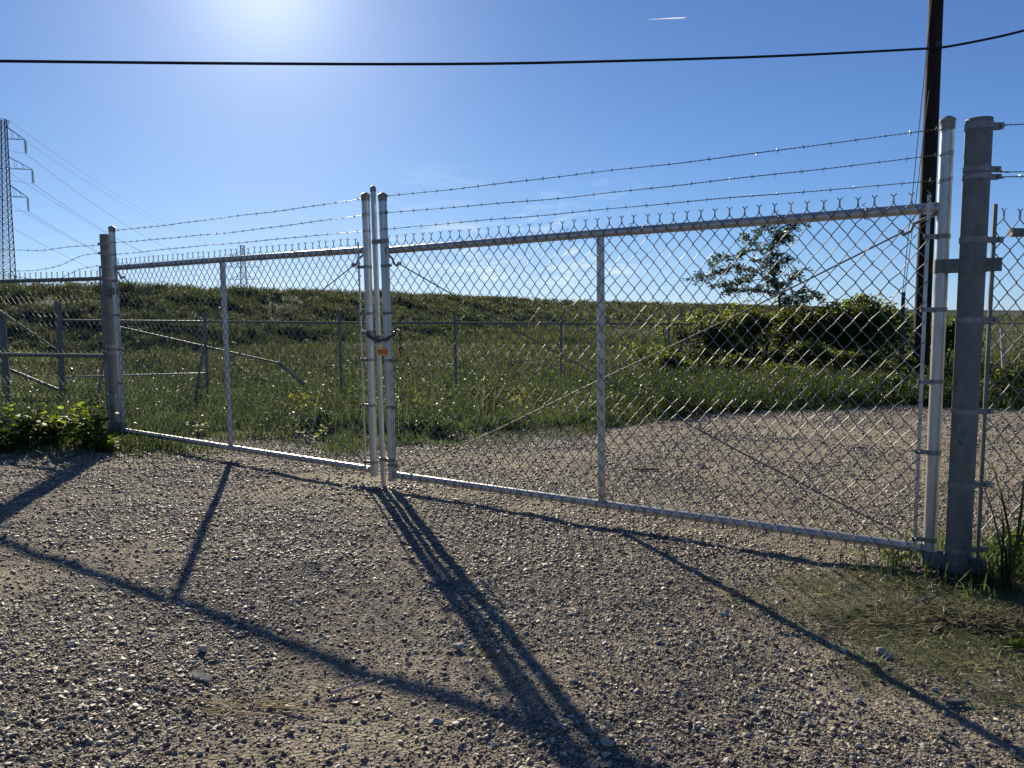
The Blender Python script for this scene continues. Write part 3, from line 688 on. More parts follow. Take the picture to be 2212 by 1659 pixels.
# ------------------------------------------------------------------ chain link fabric
def fabric(parent, A, B, z0, z1, pitch=.081, q=.0967, r=.0027, off=.03, top=True, bottom=True, seedv=1, name='chain_link_mesh', mat=None, fine=True, zf=None, part=True):
    """woven wires from A to B (plan points); off: distance in front (camera side) of the line A-B"""
    A = Vector((A[0], A[1])); B = Vector((B[0], B[1])); W = (B-A).length; u = (B-A)/W
    nrm = Vector((u.y, -u.x))
    if nrm.dot(-A) < 0: nrm = -nrm
    nc = max(2, int(round(W/(pitch/2)))); hp = W/nc; nj = int(round((z1-z0)/(q/2))); hq = (z1-z0)/nj
    rnd = np.random.default_rng(seedv); jit = rnd.normal(size=(nc+2, nj+2, 2))*.0022
    e = r*1.15; dl = r*2.2; dep = r*1.1
    Vs = []; Fs = []; n = 5 if fine else 4
    mb = MB()
    def W3(s, z, d):
        o = off+d; zz = zf(s) if zf else 0
        return Vector((A.x+u.x*s+nrm.x*o, A.y+u.y*s+nrm.y*o, z+zz))
    for k in range(nc):
        pts = []
        for j in range(nj+1):
            c = k if (k+j) % 2 == 0 else k+1; wp = math.sin(math.pi*c/nc)*math.sin(math.pi*j/nj)
            sg = 1 if c == k+1 else -1
            jx, jz = jit[c, j]; s = c*hp+jx+wp*.007*math.sin(c*.21+j*.13+seedv); z = z0+j*hq+jz+wp*(.006*math.sin(c*.17-j*.2+seedv*2)-.008)
            # travelling up: into a right bend on an up-right strand (front), leaving on an up-left strand (back)
            din = dep if sg == 1 else -dep
            if j > 0: pts.append(W3(s-sg*dl*.55, z-dl, din) if fine else W3(s-sg*dl*.3, z, din))
            if fine or j in (0, nj): pts.append(W3(s+sg*e, z, 0))
            if j < nj: pts.append(W3(s-sg*dl*.55, z+dl, -din) if fine else W3(s-sg*dl*.3, z+dl*.3, -din))
            if j == 0 and bottom:
                pre = [W3(s-sg*.013, z-.030, 0), W3(s-sg*.002, z-.018, dep), W3(s+sg*.0025, z-.009, 0)]
                pts = pre+pts
            if j == nj and top:
                pts += [W3(s+sg*.0025, z+.008, dep*sg), W3(s-sg*.0025, z+.016, -dep*sg), W3(s+sg*.0025, z+.024, dep*sg), W3(s-sg*.002, z+.031, 0), W3(s-sg*.013, z+.043, dep*sg)]
        mb.tube(pts, r, n, caps=False)
    return mb.build(name, mat or M_wire, parent)

# ------------------------------------------------------------------ barbed wire
def sagline(a, b, sag=0.0, n=60, wob=0.0, seedv=1):
    r = random.Random(seedv); ph = r.uniform(0, 6); a = Vector(a); b = Vector(b); o = []
    for i in range(n+1):
        t = i/n; p = a.lerp(b, t); p.z += -sag*4*t*(1-t)+wob*(math.sin(t*11+ph)*.5+math.sin(t*27+ph*2)*.3)*math.sin(math.pi*t)
        o.append(p)
    return o
def resample(pts, step):
    out = [pts[0]]; acc = 0
    for i in range(len(pts)-1):
        a, b = pts[i], pts[i+1]; l = (b-a).length; d = step-acc
        while d <= l: out.append(a.lerp(b, d/l)); d += step
        acc = (acc+l) % step if l else acc
        acc = l-(d-step)
    return out
def barbed(parent, pts, r=.0016, spacing=.125, seedv=3, twist=.045, name='barbed_wire', barb=.016, label=None):
    rd = random.Random(seedv); P = resample(pts, .011 if twist < .1 else .03); mb = MB(); N = len(P)
    for ph in (0, math.pi):
        q = []
        for i, p in enumerate(P):
            t = (P[min(i+1, N-1)]-P[max(i-1, 0)]).normalized(); n1 = t.cross(Vector((0, 0, 1)))
            n1 = n1.normalized() if n1.length > .01 else Vector((1, 0, 0)); b1 = t.cross(n1); a = i*.011/twist*2*math.pi+ph
            q.append(p+(n1*math.cos(a)+b1*math.sin(a))*r*1.05)
        mb.tube(q, r, 4)
    step = max(1, int(spacing/(P[1]-P[0]).length)); i = rd.randint(2, step)
    while i < N-1:
        p = P[i]; t = (P[i+1]-P[i]).normalized(); n1 = t.cross(Vector((0, 0, 1))).normalized(); b1 = t.cross(n1)
        for k in range(2):
            c = p+t*(k*.006-.003); a = rd.uniform(0, 3.14); dv = (n1*math.cos(a)+b1*math.sin(a)); d2 = dv.cross(t)
            ring = [c+(dv*math.cos(w_)+d2*math.sin(w_))*r*2.6+t*(w_*.0004) for w_ in [x*.8 for x in range(9)]]
            mb.tube([c-dv*barb+d2*r*2.4+t*rd.uniform(-.006, .006)]+[c-dv*r*1+d2*r*2.6]+ring[1:8]+[c+dv*r-d2*r*2.6, c+dv*barb-d2*r*2.4+t*rd.uniform(-.006, .006)], r*.75, 3)
        i += step+rd.randint(-1, 1)
    o = mb.build(name, M_barb, parent)
    if label: o['label'] = label
    return o
def wrap(mb, c, ax, rad, r, turns=2.3, pitch=.008, tilt=.0, ph=0):
    """wire wound round a post"""
    pts = []
    for i in range(int(turns*16)):
        a = i/16*2*math.pi+ph; pts.append(Vector((c[0]+math.cos(a)*(rad+r), c[1]+math.sin(a)*(rad+r), c[2]+pitch*i/16+tilt*math.cos(a))))
    mb.tube(pts, r, 5)

def band(parent, c, rad, direction, zc, tail=.06, hgt=.022, th=.003, name='tension_band', bolt=True):
    """strap round a pipe with two ears towards direction and a carriage bolt"""
    d = Vector((direction[0], direction[1], 0)).normalized(); s = Vector((-d.y, d.x, 0)); c = Vector((c[0], c[1], zc)); mb = MB()
    n = 28; vs = []; R1 = rad+.0008; R2 = rad+th; zs = Vector((0, 0, hgt/2))
    for i in range(n+1):
        a = R(14)+(2*math.pi-R(28))*i/n; e = d*math.cos(a)+s*math.sin(a)
        vs += [c+e*R1-zs, c+e*R2-zs, c+e*R2+zs, c+e*R1+zs]
    fs = []
    for i in range(n):
        o = 4*i
        for k in range(4): fs.append((o+k, o+(k+1) % 4, o+4+(k+1) % 4, o+4+k))
    fs += [(3, 2, 1, 0), (4*n, 4*n+1, 4*n+2, 4*n+3)]
    mb.add(vs, fs)
    for sg in (-1, 1): mb.box(c+d*(rad*.97+tail/2)+s*sg*(rad*.20), d*tail/2, s*th*.6, zs)
    if bolt:
        b = c+d*(rad+tail*.72); mb.tube([b-s*.022, b+s*.022], .0042, 8)
        mb.tube([b-s*.026, b-s*.020], .0085, 6); mb.tube([b+s*.014, b+s*.021], .0085, 6)
    return mb.build(name, M_fit, parent)

# ------------------------------------------------------------------ the gate
GB = .0909; ZT, ZB = GB+1.7268, GB+.0478; HU = 2.13; RU = .030; RR_ = .0255
U = [dict(b=Vector((-4.059, 7.820, GB+.005)), ln=-.012), dict(b=Vector((-1.068, 5.758, GB)), ln=-.0258),
     dict(b=Vector((-.9115, 5.656, GB-.016)), ln=-.0409), dict(b=Vector((2.0797, 3.686, GB+.0105)), ln=-.006)]
def upright_pts(i):
    a, b = (0, 1) if i < 2 else (2, 3); u = (U[b]['b']-U[a]['b']); u.z = 0; u.normalize()
    p = U[i]['b']; return p.copy(), p+u*U[i]['ln']+Vector((0, 0, HU))
def at_z(i, z):
    b, t = upright_pts(i); return b.lerp(t, (z-b.z)/(t.z-b.z))
def leaf(a, b, barm, label, seedv):
    rootloc = U[0]['b'] if a == 0 else U[3]['b']
    root = empty('gate_leaf', rootloc.copy(), label, 'gate', 'two leaves of the double gate')
    u = (U[b]['b']-U[a]['b']); W = Vector((u.x, u.y, 0)).length; u.z = 0; u.normalize(); nrm = Vector((u.y, -u.x, 0))
    if nrm.dot(-U[a]['b']) < 0: nrm = -nrm
    for i in (a, b):
        p0, p1 = upright_pts(i); hinge = i in (0, 3)
        o = MB().tube([p0, p0.lerp(p1, .33), p0.lerp(p1, .66), p1], RU, 24).build('upright', M_galv, root)
        MB().lathe(p1+Vector((0, 0, -.042)), [(RU+.0012, 0), (RU+.0032, .002), (RU+.0032, .036), (RU+.0065, .040), (RU+.0065, .046), (RU*.9, .054), (RU*.5, .062), (.004, .065)], 20).build('post_cap', M_fit, o)
        # barbed wire wound round the upright
        for q, zz in enumerate((2.185, 2.065, 1.945)):
            c = at_z(i, zz); mb = MB(); wrap(mb, c, None, RU, .0017, 2.5, .009, .006, q*2+i); mb.build('wire_wrap', M_barb, root)
    def on(s, z, off=0.0):
        A_ = at_z(a, z); B_ = at_z(b, z); t = s/W; p = A_.lerp(B_, t); p.z = z+(U[a]['b'].z-GB)*(1-t)+(U[b]['b'].z-GB)*t; return p+nrm*off
    MB().tube([on(RU*.7, ZT), on(W/2, ZT+.004), on(W-RU*.7, ZT)], RR_, 22).build('top_rail', M_galv, root)
    MB().tube([on(RU*.7, ZB), on(W/2, ZB-.004), on(W-RU*.7, ZB)], RR_, 22).build('bottom_rail', M_galv, root)
    MB().tube([on(barm, ZB+RR_*.7), on(barm, ZT-RR_*.7)], .0245, 22).build('middle_bar', M_galv, root)
    for zz in (ZB, ZT):      # weld collars
        for s_ in (RU+.0035, W-RU-.0035): MB().tube([on(s_-.004, zz), on(s_+.004, zz)], RR_+.003, 18).build('weld', M_fit, root)
    s0, s1 = .058, W-.058
    fa, fb = on(s0, .1), on(s1, .1); OFF = RR_+.006
    lean_a = (U[a]['b'], U[a]['ln'])
    o = fabric(root, on(s0, 1.0), on(s1, 1.0), ZB-.012, ZT+.047, seedv=seedv, off=OFF)
    for s_ in (s0+.004, s1-.004):
        MB().box(on(s_, (ZB+ZT)/2+.02, OFF-.001), u*.0085, nrm*.0028, (on(s_, ZT+.05)-on(s_, ZB-.03))/2).build('tension_bar', M_galv, root, smooth=False)
    for i, sg in ((a, 1), (b, -1)):
        for zz in (1.69, 1.34, .99, .64, .20):
            c = at_z(i, zz); d = u*sg+nrm*.45
            band(root, c, RU, d, zz, .058, .022)
    # truss rods, crossing behind the middle bar, with a hook at each top end
    zm = .93; back = -.034
    for (sa, za, sb, zb_, side) in ((.10, ZT-.095, W-.12, ZB+.04, 0), (.10, ZB+.03, W-.17, ZT-.10, 1)):
        top_first = za > zb_
        o = MB().tube([on(sa, za, back), on(sa+(barm-sa)*.5, za+(zm-za)*.5-.012, back), on(barm, zm, back), on(barm+(sb-barm)*.5, zm+(zb_-zm)*.5-.012, back), on(sb, zb_, back)], .0044, 8).build('truss_rod', M_rod, root)
        se, ze, sg = (sa, za, -1) if top_first else (sb, zb_, 1)
        hk = MB(); mid_s = se+sg*.012
        ps = [on(se-sg*.02, ze+.004, back+.012), on(se, ze-.018, back+.018), on(se+sg*.03, ze-.002, back+.012), on(se+sg*.045, ze+.035, back+.01), on((.03 if top_first else W-.03), ze+.07, .0)]
        hk.tube(ps, .0085, 8); hk.tube([on(se-sg*.012, ze, back-.012), on(se-sg*.012, ze, back+.014)], .011, 8)
        hk.build('rod_hook', M_fit, o)
    # tie wires on the rails and the bar
    rd = random.Random(seedv)
    for s_ in [.3+.42*k for k in range(int((W-.4)/.42)+1)]:
        for zz in (ZT, ZB):
            tw = MB(); ring = [on(s_+.004*math.sin(w_), zz+math.sin(w_)*(RR_+.003), math.cos(w_)*(RR_+.006)) for w_ in [x*.45 for x in range(15)]]
            tw.tube(ring, .0022, 4)
            tw.tube([on(s_, zz+RR_+.004, RR_+.004), on(s_-.012, zz+RR_+.014, RR_+.011), on(s_+.004, zz+RR_+.02, RR_+.006)], .0024, 4)
            tw.tube([on(s_, zz-RR_-.004, RR_+.004), on(s_+.014, zz-RR_-.012, RR_+.012), on(s_+.02, zz-RR_-.006, RR_+.01)], .0024, 4)
            tw.build('wire_tie', M_wire, root)
    for zz in (.5, .95, 1.4):
        MB().tube([on(barm-.03, zz, OFF), on(barm-.01, zz-.004, OFF+.004), on(barm+.03, zz+.006, OFF)], .0024, 4).build('wire_tie', M_wire, root)
    for q, (z0_, z1_, sag) in enumerate(((2.195, 2.195, .012), (2.075, 2.075, .02), (1.955, 1.955, -.004))):
        pa = at_z(a, z0_)+u*RU+nrm*.012; pb = at_z(b, z1_)-u*RU+nrm*.012
        barbed(root, sagline(pa, pb, sag, 70, .006, seedv*5+q), seedv=seedv*7+q)
    return root, on, u, nrm, W
LL, onL, uL, nL, WL = leaf(0, 1, 1.8306, 'left swing leaf of the galvanised chain link double gate', 5)
RL, onR, uR, nR, WR = leaf(2, 3, 1.7648, 'right swing leaf of the galvanised chain link double gate, nearest the camera', 6)

# drop rod carried by the right leaf, between the two latch uprights
dr0 = Vector((-.985, 5.69, .0)); dr1 = dr0+Vector((-.035, .02, 2.265))
ro = MB().tube([dr0-Vector((0, 0, .03)), dr0.lerp(dr1, .5), dr1], .0195, 20).build('drop_rod', M_galv, RL)
MB().lathe(dr1+Vector((0, 0, -.03)), [(.0200, 0), (.0225, .002), (.0225, .025), (.024, .028), (.018, .038), (.008, .045), (.002, .047)], 16).build('post_cap', M_fit, ro)
def rod_at(z): return dr0.lerp(dr1, z/2.265)
for zz, hh in ((1.87, .036), (.235, .03)):
    c = rod_at(zz); e = at_z(2, zz); d = (e-c); d.z = 0; L_ = d.length; d.normalize(); s_ = Vector((-d.y, d.x, 0)); mb = MB()
    band_pts = []
    mb.lathe(c-Vector((0, 0, hh/2)), [(.0205, 0), (.0245, .001), (.0245, hh-.001), (.0205, hh)], 20)
    mb.box(c+d*(L_*.5)-s_*.027*(1 if s_.y > 0 else -1), d*(L_*.5+.01), s_*.003, Vector((0, 0, hh*.42)))
    mb.lathe(e-Vector((0, 0, hh/2)), [(RU+.0006, 0), (RU+.004, .001), (RU+.004, hh-.001), (RU+.0006, hh)], 22)
    mb.tube([c+d*L_*.62-s_*.04, c+d*L_*.62+s_*.04], .006, 8)
    mb.build('rod_bracket', M_fit, RL)
# fork latch at mid height
mb = MB(); zz = 1.145; c = rod_at(zz); e = at_z(2, zz); f_ = at_z(1, zz); cs = Vector((.27, -.96, 0))
mb.lathe(c-Vector((0, 0, .03)), [(.0205, 0), (.029, .002), (.029, .026), (.024, .03), (.024, .058), (.0205, .06)], 20)
mb.tube([c+cs*.03+Vector((-.03, -.012, 0)), c+cs*.045, e+cs*.045, e+cs*.045+Vector((.012, -.008, .02))], .010, 8)
mb.tube([f_+cs*.045+Vector((-.02, .012, .018)), c+cs*.052+Vector((0, 0, .01)), c+cs*.045+Vector((.03, -.02, -.012))], .008, 8)
mb.build('latch_fork', M_fit, RL)
band(LL, at_z(1, 1.19), RU, (-.83, .56), 1.19, .05, .045, .0035, 'latch_band')

# security chain and padlock
def link(mb, c, t, nrm_, Lh=.020, Wd=.0095, r=.0034):
    t = t.normalized(); nrm_ = (nrm_-t*nrm_.dot(t)).normalized(); pts = []
    for i in range(16):
        a = i/16*2*math.pi; ex = math.cos(a)*Wd; ey = math.sin(a)*Wd+(Lh-Wd)*(1 if math.sin(a) > 0 else -1)
        pts.append(c+nrm_*ex+t*ey)
    mb.tube(pts, r, 6, close=True)
cpx = [(793, 722, 5.72), (806, 733, 5.62), (822, 738, 5.6), (840, 730, 5.565), (852, 721, 5.54), (862, 716, 5.53), (865, 724, 5.55), (866, 745, 5.56), (866, 776, 5.56)]
path = resample([px(*p) for p in cpx], .031)
chain = empty('security_chain', path[0], 'dark steel chain looped around the meeting uprights with its end hanging free', 'chain')
for i in range(len(path)-1):
    mb = MB(); t = path[i+1]-path[i]; c = (path[i]+path[i+1])/2
    link(mb, c, t, Vector((0, -1, .35)) if i % 2 else Vector((0, .35, 1)) if abs(t.normalized().z) < .7 else Vector((1, 0, 0)))
    mb.build('link', M_black, chain)
back = [px(795, 720, 5.72), px(800, 714, 5.78), px(830, 718, 5.76), px(858, 713, 5.70), px(866, 717, 5.56)]
bp_ = resample(back, .031)
for i in range(len(bp_)-1):
    mb = MB(); t = bp_[i+1]-bp_[i]; link(mb, (bp_[i]+bp_[i+1])/2, t, Vector((0, -1, .2)) if i % 2 else Vector((0, .2, 1))); mb.build('link', M_black, chain)
pc = px(826, 760, 5.56); lock = empty('padlock', pc, 'orange and brass padlock hanging on the drop rod latch', 'padlock')
mb = MB(); mb.box(pc, (.0315, -.004, 0), (.003, .013, 0), (0, 0, .0185)); bo = mb.build('body', M_orange, lock, smooth=False)
bvm = bo.modifiers.new('bevel', 'BEVEL'); bvm.width = .004; bvm.segments = 3
mb = MB(); mb.box(pc-Vector((0, 0, .023)), (.031, -.004, 0), (.003, .0125, 0), (0, 0, .004)); mb.box(pc+Vector((0, 0, .0225)), (.031, -.004, 0), (.003, .0125, 0), (0, 0, .0035)); mb.build('band', M_brass, lock, smooth=False)
mb = MB(); mb.tube([pc+Vector((-.02, 0, .02)), pc+Vector((-.02, 0, .055)), pc+Vector((-.012, 0, .07)), pc+Vector((0, 0, .075)), pc+Vector((.012, 0, .07)), pc+Vector((.02, 0, .055)), pc+Vector((.02, 0, .02))], .0045, 8); mb.build('shackle', M_galv, lock)

# ------------------------------------------------------------------ gate posts
def gate_post(c, r, ztop, label, hz, up_i, bands, wires, seedv):
    root = empty('gate_post', (c[0], c[1], Gs(*c)), label, 'post', 'big posts carrying the gate leaves')
    mb = MB(); mb.lathe((c[0], c[1], -.15), [(r, 0), (r, .5), (r, 1.2), (r, ztop+.15-.001), (r-.002, ztop+.15), (r-.005, ztop+.15), (r-.005, ztop+.05)], 40); mb.build('pipe', M_old, root)
    for z, hh in hz:       # hinges: strap round both pipes
        e = at_z(up_i, z); d = Vector((e.x-c[0], e.y-c[1], 0)); L_ = d.length; d.normalize(); s_ = Vector((-d.y, d.x, 0)); cc = Vector((c[0], c[1], z)); hm = MB()
        hm.lathe(cc-Vector((0, 0, hh/2)), [(r+.0006, 0), (r+.006, .0005), (r+.006, hh-.0005), (r+.0006, hh)], 30)
        hm.lathe(Vector((e.x, e.y, z-hh/2)), [(RU+.0006, 0), (RU+.006, .0005), (RU+.006, hh-.0005), (RU+.0006, hh)], 24)
        for sg in (-1, 1): hm.box(cc+d*(L_*.52)+s_*sg*.034, d*.045, s_*.003, Vector((0, 0, hh/2-.001)))
        hm.tube([cc+d*L_*.60-s_*.05, cc+d*L_*.60+s_*.05], .007, 8)
        tail = Vector((-d.x, -d.y, 0)); hm.box(cc+tail*(r+.03), tail*.032, s_*.012, Vector((0, 0, hh/2-.002)))
        hm.build('hinge', M_old, root)
    for z, (dx, dy), tl, hh in bands:
        band(root, c, r, (dx, dy), z, tl, hh, .0035)
    return root
PR = (2.178, 3.612); PL = (-4.178, 7.905)
fr = Vector((1, .03, 0)).normalized(); fl = Vector((-1.38, .52, 0)).normalized()
gate_post(PR, .0565, 2.22, 'thick weathered grey gate post at the right carrying the near leaf', [(1.547, .066), (.105, .075)], 3,
    [(z, (fr.x, fr.y-.1), .075, .026) for z in (1.665, 1.29, .853, .497, .175)]+[(2.185, (fr.x, fr.y-.1), .05, .03), (1.99, (fr.x, fr.y-.1), .045, .024), (1.955, (fr.x, fr.y-.1), .05, .024)], None, 1)
gate_post(PL, .056, 2.17, 'weathered grey gate post in the weeds at the left carrying the far leaf', [(1.585, .075), (.2, .07)], 0,
    [(z, (fl.x, fl.y), .06, .026) for z in (1.72, 1.02, .95, .5)]+[(2.075, (fl.x, fl.y), .045, .024), (1.98, (fl.x, fl.y), .045, .024), (1.84, (fl.x, fl.y), .045, .024)], None, 2)

# ------------------------------------------------------------------ side fences
def side_fence(P, d, length, label, railz, railstart, mids, barbs, seedv, pr, ext=True):
    root = empty('chain_link_fence', (P[0], P[1], Gs(*P)), label, 'fence', 'fences either side of the gate')
    P = Vector((P[0], P[1], 0)); s = Vector((-d.y, d.x, 0))
    if s.dot(-P) < 0: s = -s
    a = P+d*(pr+.032); b = P+d*length
    fabric(root, a, b, .06, 1.762, seedv=seedv, off=.012)
    MB().box(a+Vector((0, 0, .93))+s*.012, d*.009, s*.004, (0, 0, .90)).build('tension_bar', M_old, root, smooth=False)
    MB().tube([P+d*railstart+Vector((0, 0, railz))-s*.016, b+Vector((0, 0, railz))-s*.016], .021, 16).build('top_rail', M_old, root)
    for mz in mids:
        MB().tube([P+d*railstart+Vector((0, 0, mz))-s*.016, b+Vector((0, 0, mz-.02))-s*.016], .021, 16).build('middle_rail', M_old, root)
    q = 3.0
    while q <= length:
        g = P+d*q; MB().tube([(g.x, g.y, -.1), (g.x, g.y, 2.0)], .03, 16).build('post', M_old, root); q += 3.0
    for i, pts in enumerate(barbs):
        barbed(root, pts, seedv=seedv+i)
    return root
def curve(pp):      # smooth path through pixel points with depth
    P = [px(*p) for p in pp]; out_ = []
    for i in range(len(P)-1):
        p0, p1, p2, p3 = P[max(i-1, 0)], P[i], P[i+1], P[min(i+2, len(P)-1)]
        for k in range(8):
            t = k/8; out_.append(.5*((2*p1)+(-p0+p2)*t+(2*p0-5*p1+4*p2-p3)*t*t+(-p0+3*p1-3*p2+p3)*t**3))
    return out_+[P[-1]]
side_fence(PL, fl, 5.9, 'chain link fence with rails and slack barbed wire running left from the gate', 1.722, .04, [.915],
    [curve([(213, 530, 7.92), (150, 533, 8.1), (90, 541, 8.25), (30, 540, 8.4), (-80, 541, 8.8)]),
     curve([(213, 547, 7.92), (175, 553, 8.0), (130, 573, 8.15), (85, 583, 8.3), (30, 586, 8.4), (-60, 592, 8.8)]),
     curve([(213, 574, 7.92), (175, 581, 8.0), (150, 592, 8.1), (118, 605, 8.2), (70, 603, 8.3), (20, 595, 8.4), (-60, 580, 8.8)])], 41, .0585)
side_fence(PR, fr, 3.4, 'chain link fence with barbed wire running right from the near gate post', 1.701, .185, [],
    [curve([(2140, 270, 3.62), (2175, 271, 3.64), (2215, 268, 3.66), (2900, 240, 3.7)]),
     curve([(2140, 371, 3.62), (2165, 370, 3.64), (2215, 371, 3.66), (2900, 360, 3.7)]),
     curve([(2140, 382, 3.62), (2170, 385, 3.64), (2215, 381, 3.66), (2900, 372, 3.7)])], 51, .057)

# ------------------------------------------------------------------ far fence behind the lot
BP = [(-6.65, 11.15), (-4.97, 12.3), (-2.9, 12.8), (-1.0, 13.4), (.97, 14.9), (3.5, 16.9), (6.4, 19.0), (8.9, 20.6), (11.5, 22.4), (14.3, 24.2), (18, 26.5), (22, 29)]
bf = empty('far_fence', (BP[0][0], BP[0][1], Gs(*BP[0])), 'low grey chain link fence crossing the meadow below the grassy slope', 'fence')
ztop = []
for i, (x_, y_) in enumerate(BP):
    g = Gs(x_, y_); rz = [1.275, 1.235, 1.20, 1.18, 1.14, 1.09, 1.04, 1.0, .97, .94, .9, .88][i]; ztop.append(rz)
    tp = rz+(.28 if i == 0 else .16); rp = .045 if i == 0 else .025
    MB().tube([(x_, y_, g-.1), (x_, y_, tp)], rp, 12).build('post', M_old, bf)
    if i:
        x0_, y0_ = BP[i-1]
        MB().tube([(x0_, y0_, ztop[i-1]), (x_, y_, rz)], .02, 8).build('top_rail', M_old, bf)
        for k, (dz, rr_) in enumerate(((.10, .004), (.15, .004))):
            if i > 1: MB().tube([(x0_, y0_, ztop[i-1]+dz), (x_, y_, rz+dz)], rr_, 4).build('wire', M_barb, bf)
        MB().tube([(x0_, y0_, Gs(x0_, y0_)+.05), (x_, y_, g+.05)], .008, 5).build('wire', M_wire, bf)
        zz0 = Gs(x0_, y0_)+.08
        fabric(bf, (x0_, y0_), (x_, y_), 0, 1.16, pitch=.12, q=.14, r=.0022, off=.02, seedv=60+i, fine=False, mat=M_old,
               zf=(lambda a_, b_, l_: (lambda s: a_+(b_-a_)*s/l_))(ztop[i-1]-1.13, rz-1.13, math.hypot(x_-x0_, y_-y0_)), top=False, bottom=False)
for (a, b, rr_, mt_) in ((px(238, 702, 12.0), px(605, 785, 12.5), .016, M_old), (px(600, 783, 12.45), px(672, 843, 12.6), .028, M_old), (px(-20, 658, 10.9), px(132, 762, 11.1), .014, M_old),
                    (px(22, 799, 10.9), px(126, 842, 11.1), .022, M_old), (px(440, 752, 12.2), px(422, 855, 12.0), .02, M_old), (px(224, 777, 12.0), px(211, 858, 11.8), .02, M_old),
                    (px(141, 814, 11.2), px(446, 806, 12.25), .012, M_galv)):
    MB().tube([a, b], rr_, 10).build('brace', mt_, bf)
cp_ = px(10, 780, 10.9); MB().tube([(cp_.x, cp_.y, -.2), (cp_.x, cp_.y, px(10, 686, 10.9).z)], .05, 12).build('post', M_old, bf)

# stake on the right
a, b = px(2163, 712, 13), px(2168, 812, 12.9)
st = MB(); st.box((a+b)/2, (.022, 0, 0), (0, .012, 0), (b-a)/2); st.box(a+Vector((0, 0, .01)), (.015, 0, 0), (0, .012, 0), (0, 0, .018))
tag(st.build('survey_stake', M_stake, None, False), 'thin pale wooden stake standing in the meadow behind the right fence', 'stake')

# ------------------------------------------------------------------ utility pole, guys, cable
pb = px(1988, 800, 14.8); pt = px(2022, 0, 14.8); dirp = (pt-pb).normalized(); g = Gs(pb.x, pb.y)
base_ = pb+dirp*((g-.3-pb.z)/dirp.z); top_ = pb+dirp*(9.6/dirp.z)
up = empty('utility_pole', Vector((pb.x, pb.y, g)), 'dark brown wooden utility pole standing behind the right end of the gate', 'pole')
MB().tube([base_.lerp(top_, t) for t in np.linspace(0, 1, 14)], [.152-.034*t for t in np.linspace(0, 1, 14)], 28).build('pole', M_pole, up)
def on_pole(y): return px(2022-34*(y/800.0), y, 14.8)
att = on_pole(103)
mb = MB(); mb.box(att+Vector((0, -.15, 0)), (.05, 0, 0), (0, .03, 0), (0, 0, .07)); mb.tube([att+Vector((-.02, -.3, -.05)), att+Vector((-.02, .2, -.05))], .014, 8); mb.build('cable_clamp', M_black, up)
mb = MB(); mb.tube([top_+Vector((-1.1, -.1, -.5)), top_+Vector((1.1, -.1, -.5))], .05, 6); mb.build('crossarm', M_pole, up)
gtop = px(1952, 632, 14.3); gbot = px(1942, 830, 13.9); gw = px(1952, 632, 14.3)
for k, (yy, lab) in enumerate(((-270, 'thin steel guy wire rising highest beside the utility pole'), (110, 'thin guy wire ending where the cable is clamped to the pole'))):
    e = on_pole(yy) if yy > 0 else pb+dirp*((8.5-pb.z)/dirp.z)
    st_ = gtop+Vector((.03*(k*2-1)*.6, 0, 0))
    tag(MB().tube([st_, e], .0075, 6).build('guy_wire', M_farsteel, None, loc=st_), lab, 'wire', 'guy wires of the utility pole')
tag(MB().tube([gbot, gtop], [.03, .034], 10).build('guy_guard', M_black, None, loc=gbot), 'dark tubular guard around the foot of the guy wires left of the pole', 'guy guard')
cab = curve([(-900, 118, 11.0), (-400, 128, 11.4), (0, 132, 11.8), (500, 137, 12.3), (900, 138.5, 12.8), (1200, 135, 13.3), (1600, 124, 13.9), (1850, 113, 14.4), (2018, 104, 14.64)]) 
cab2 = curve([(2018, 104, 14.64), (2045, 101, 14.62), (2120, 87, 14.5), (2212, 66, 14.3), (2500, -10, 13.8), (3100, -190, 13)])
tag(MB().tube(cab+cab2[1:], .022, 10).build('overhead_cable', M_cable, None, loc=cab[0]), 'thick black cable spanning the sky above the gate', 'cable')

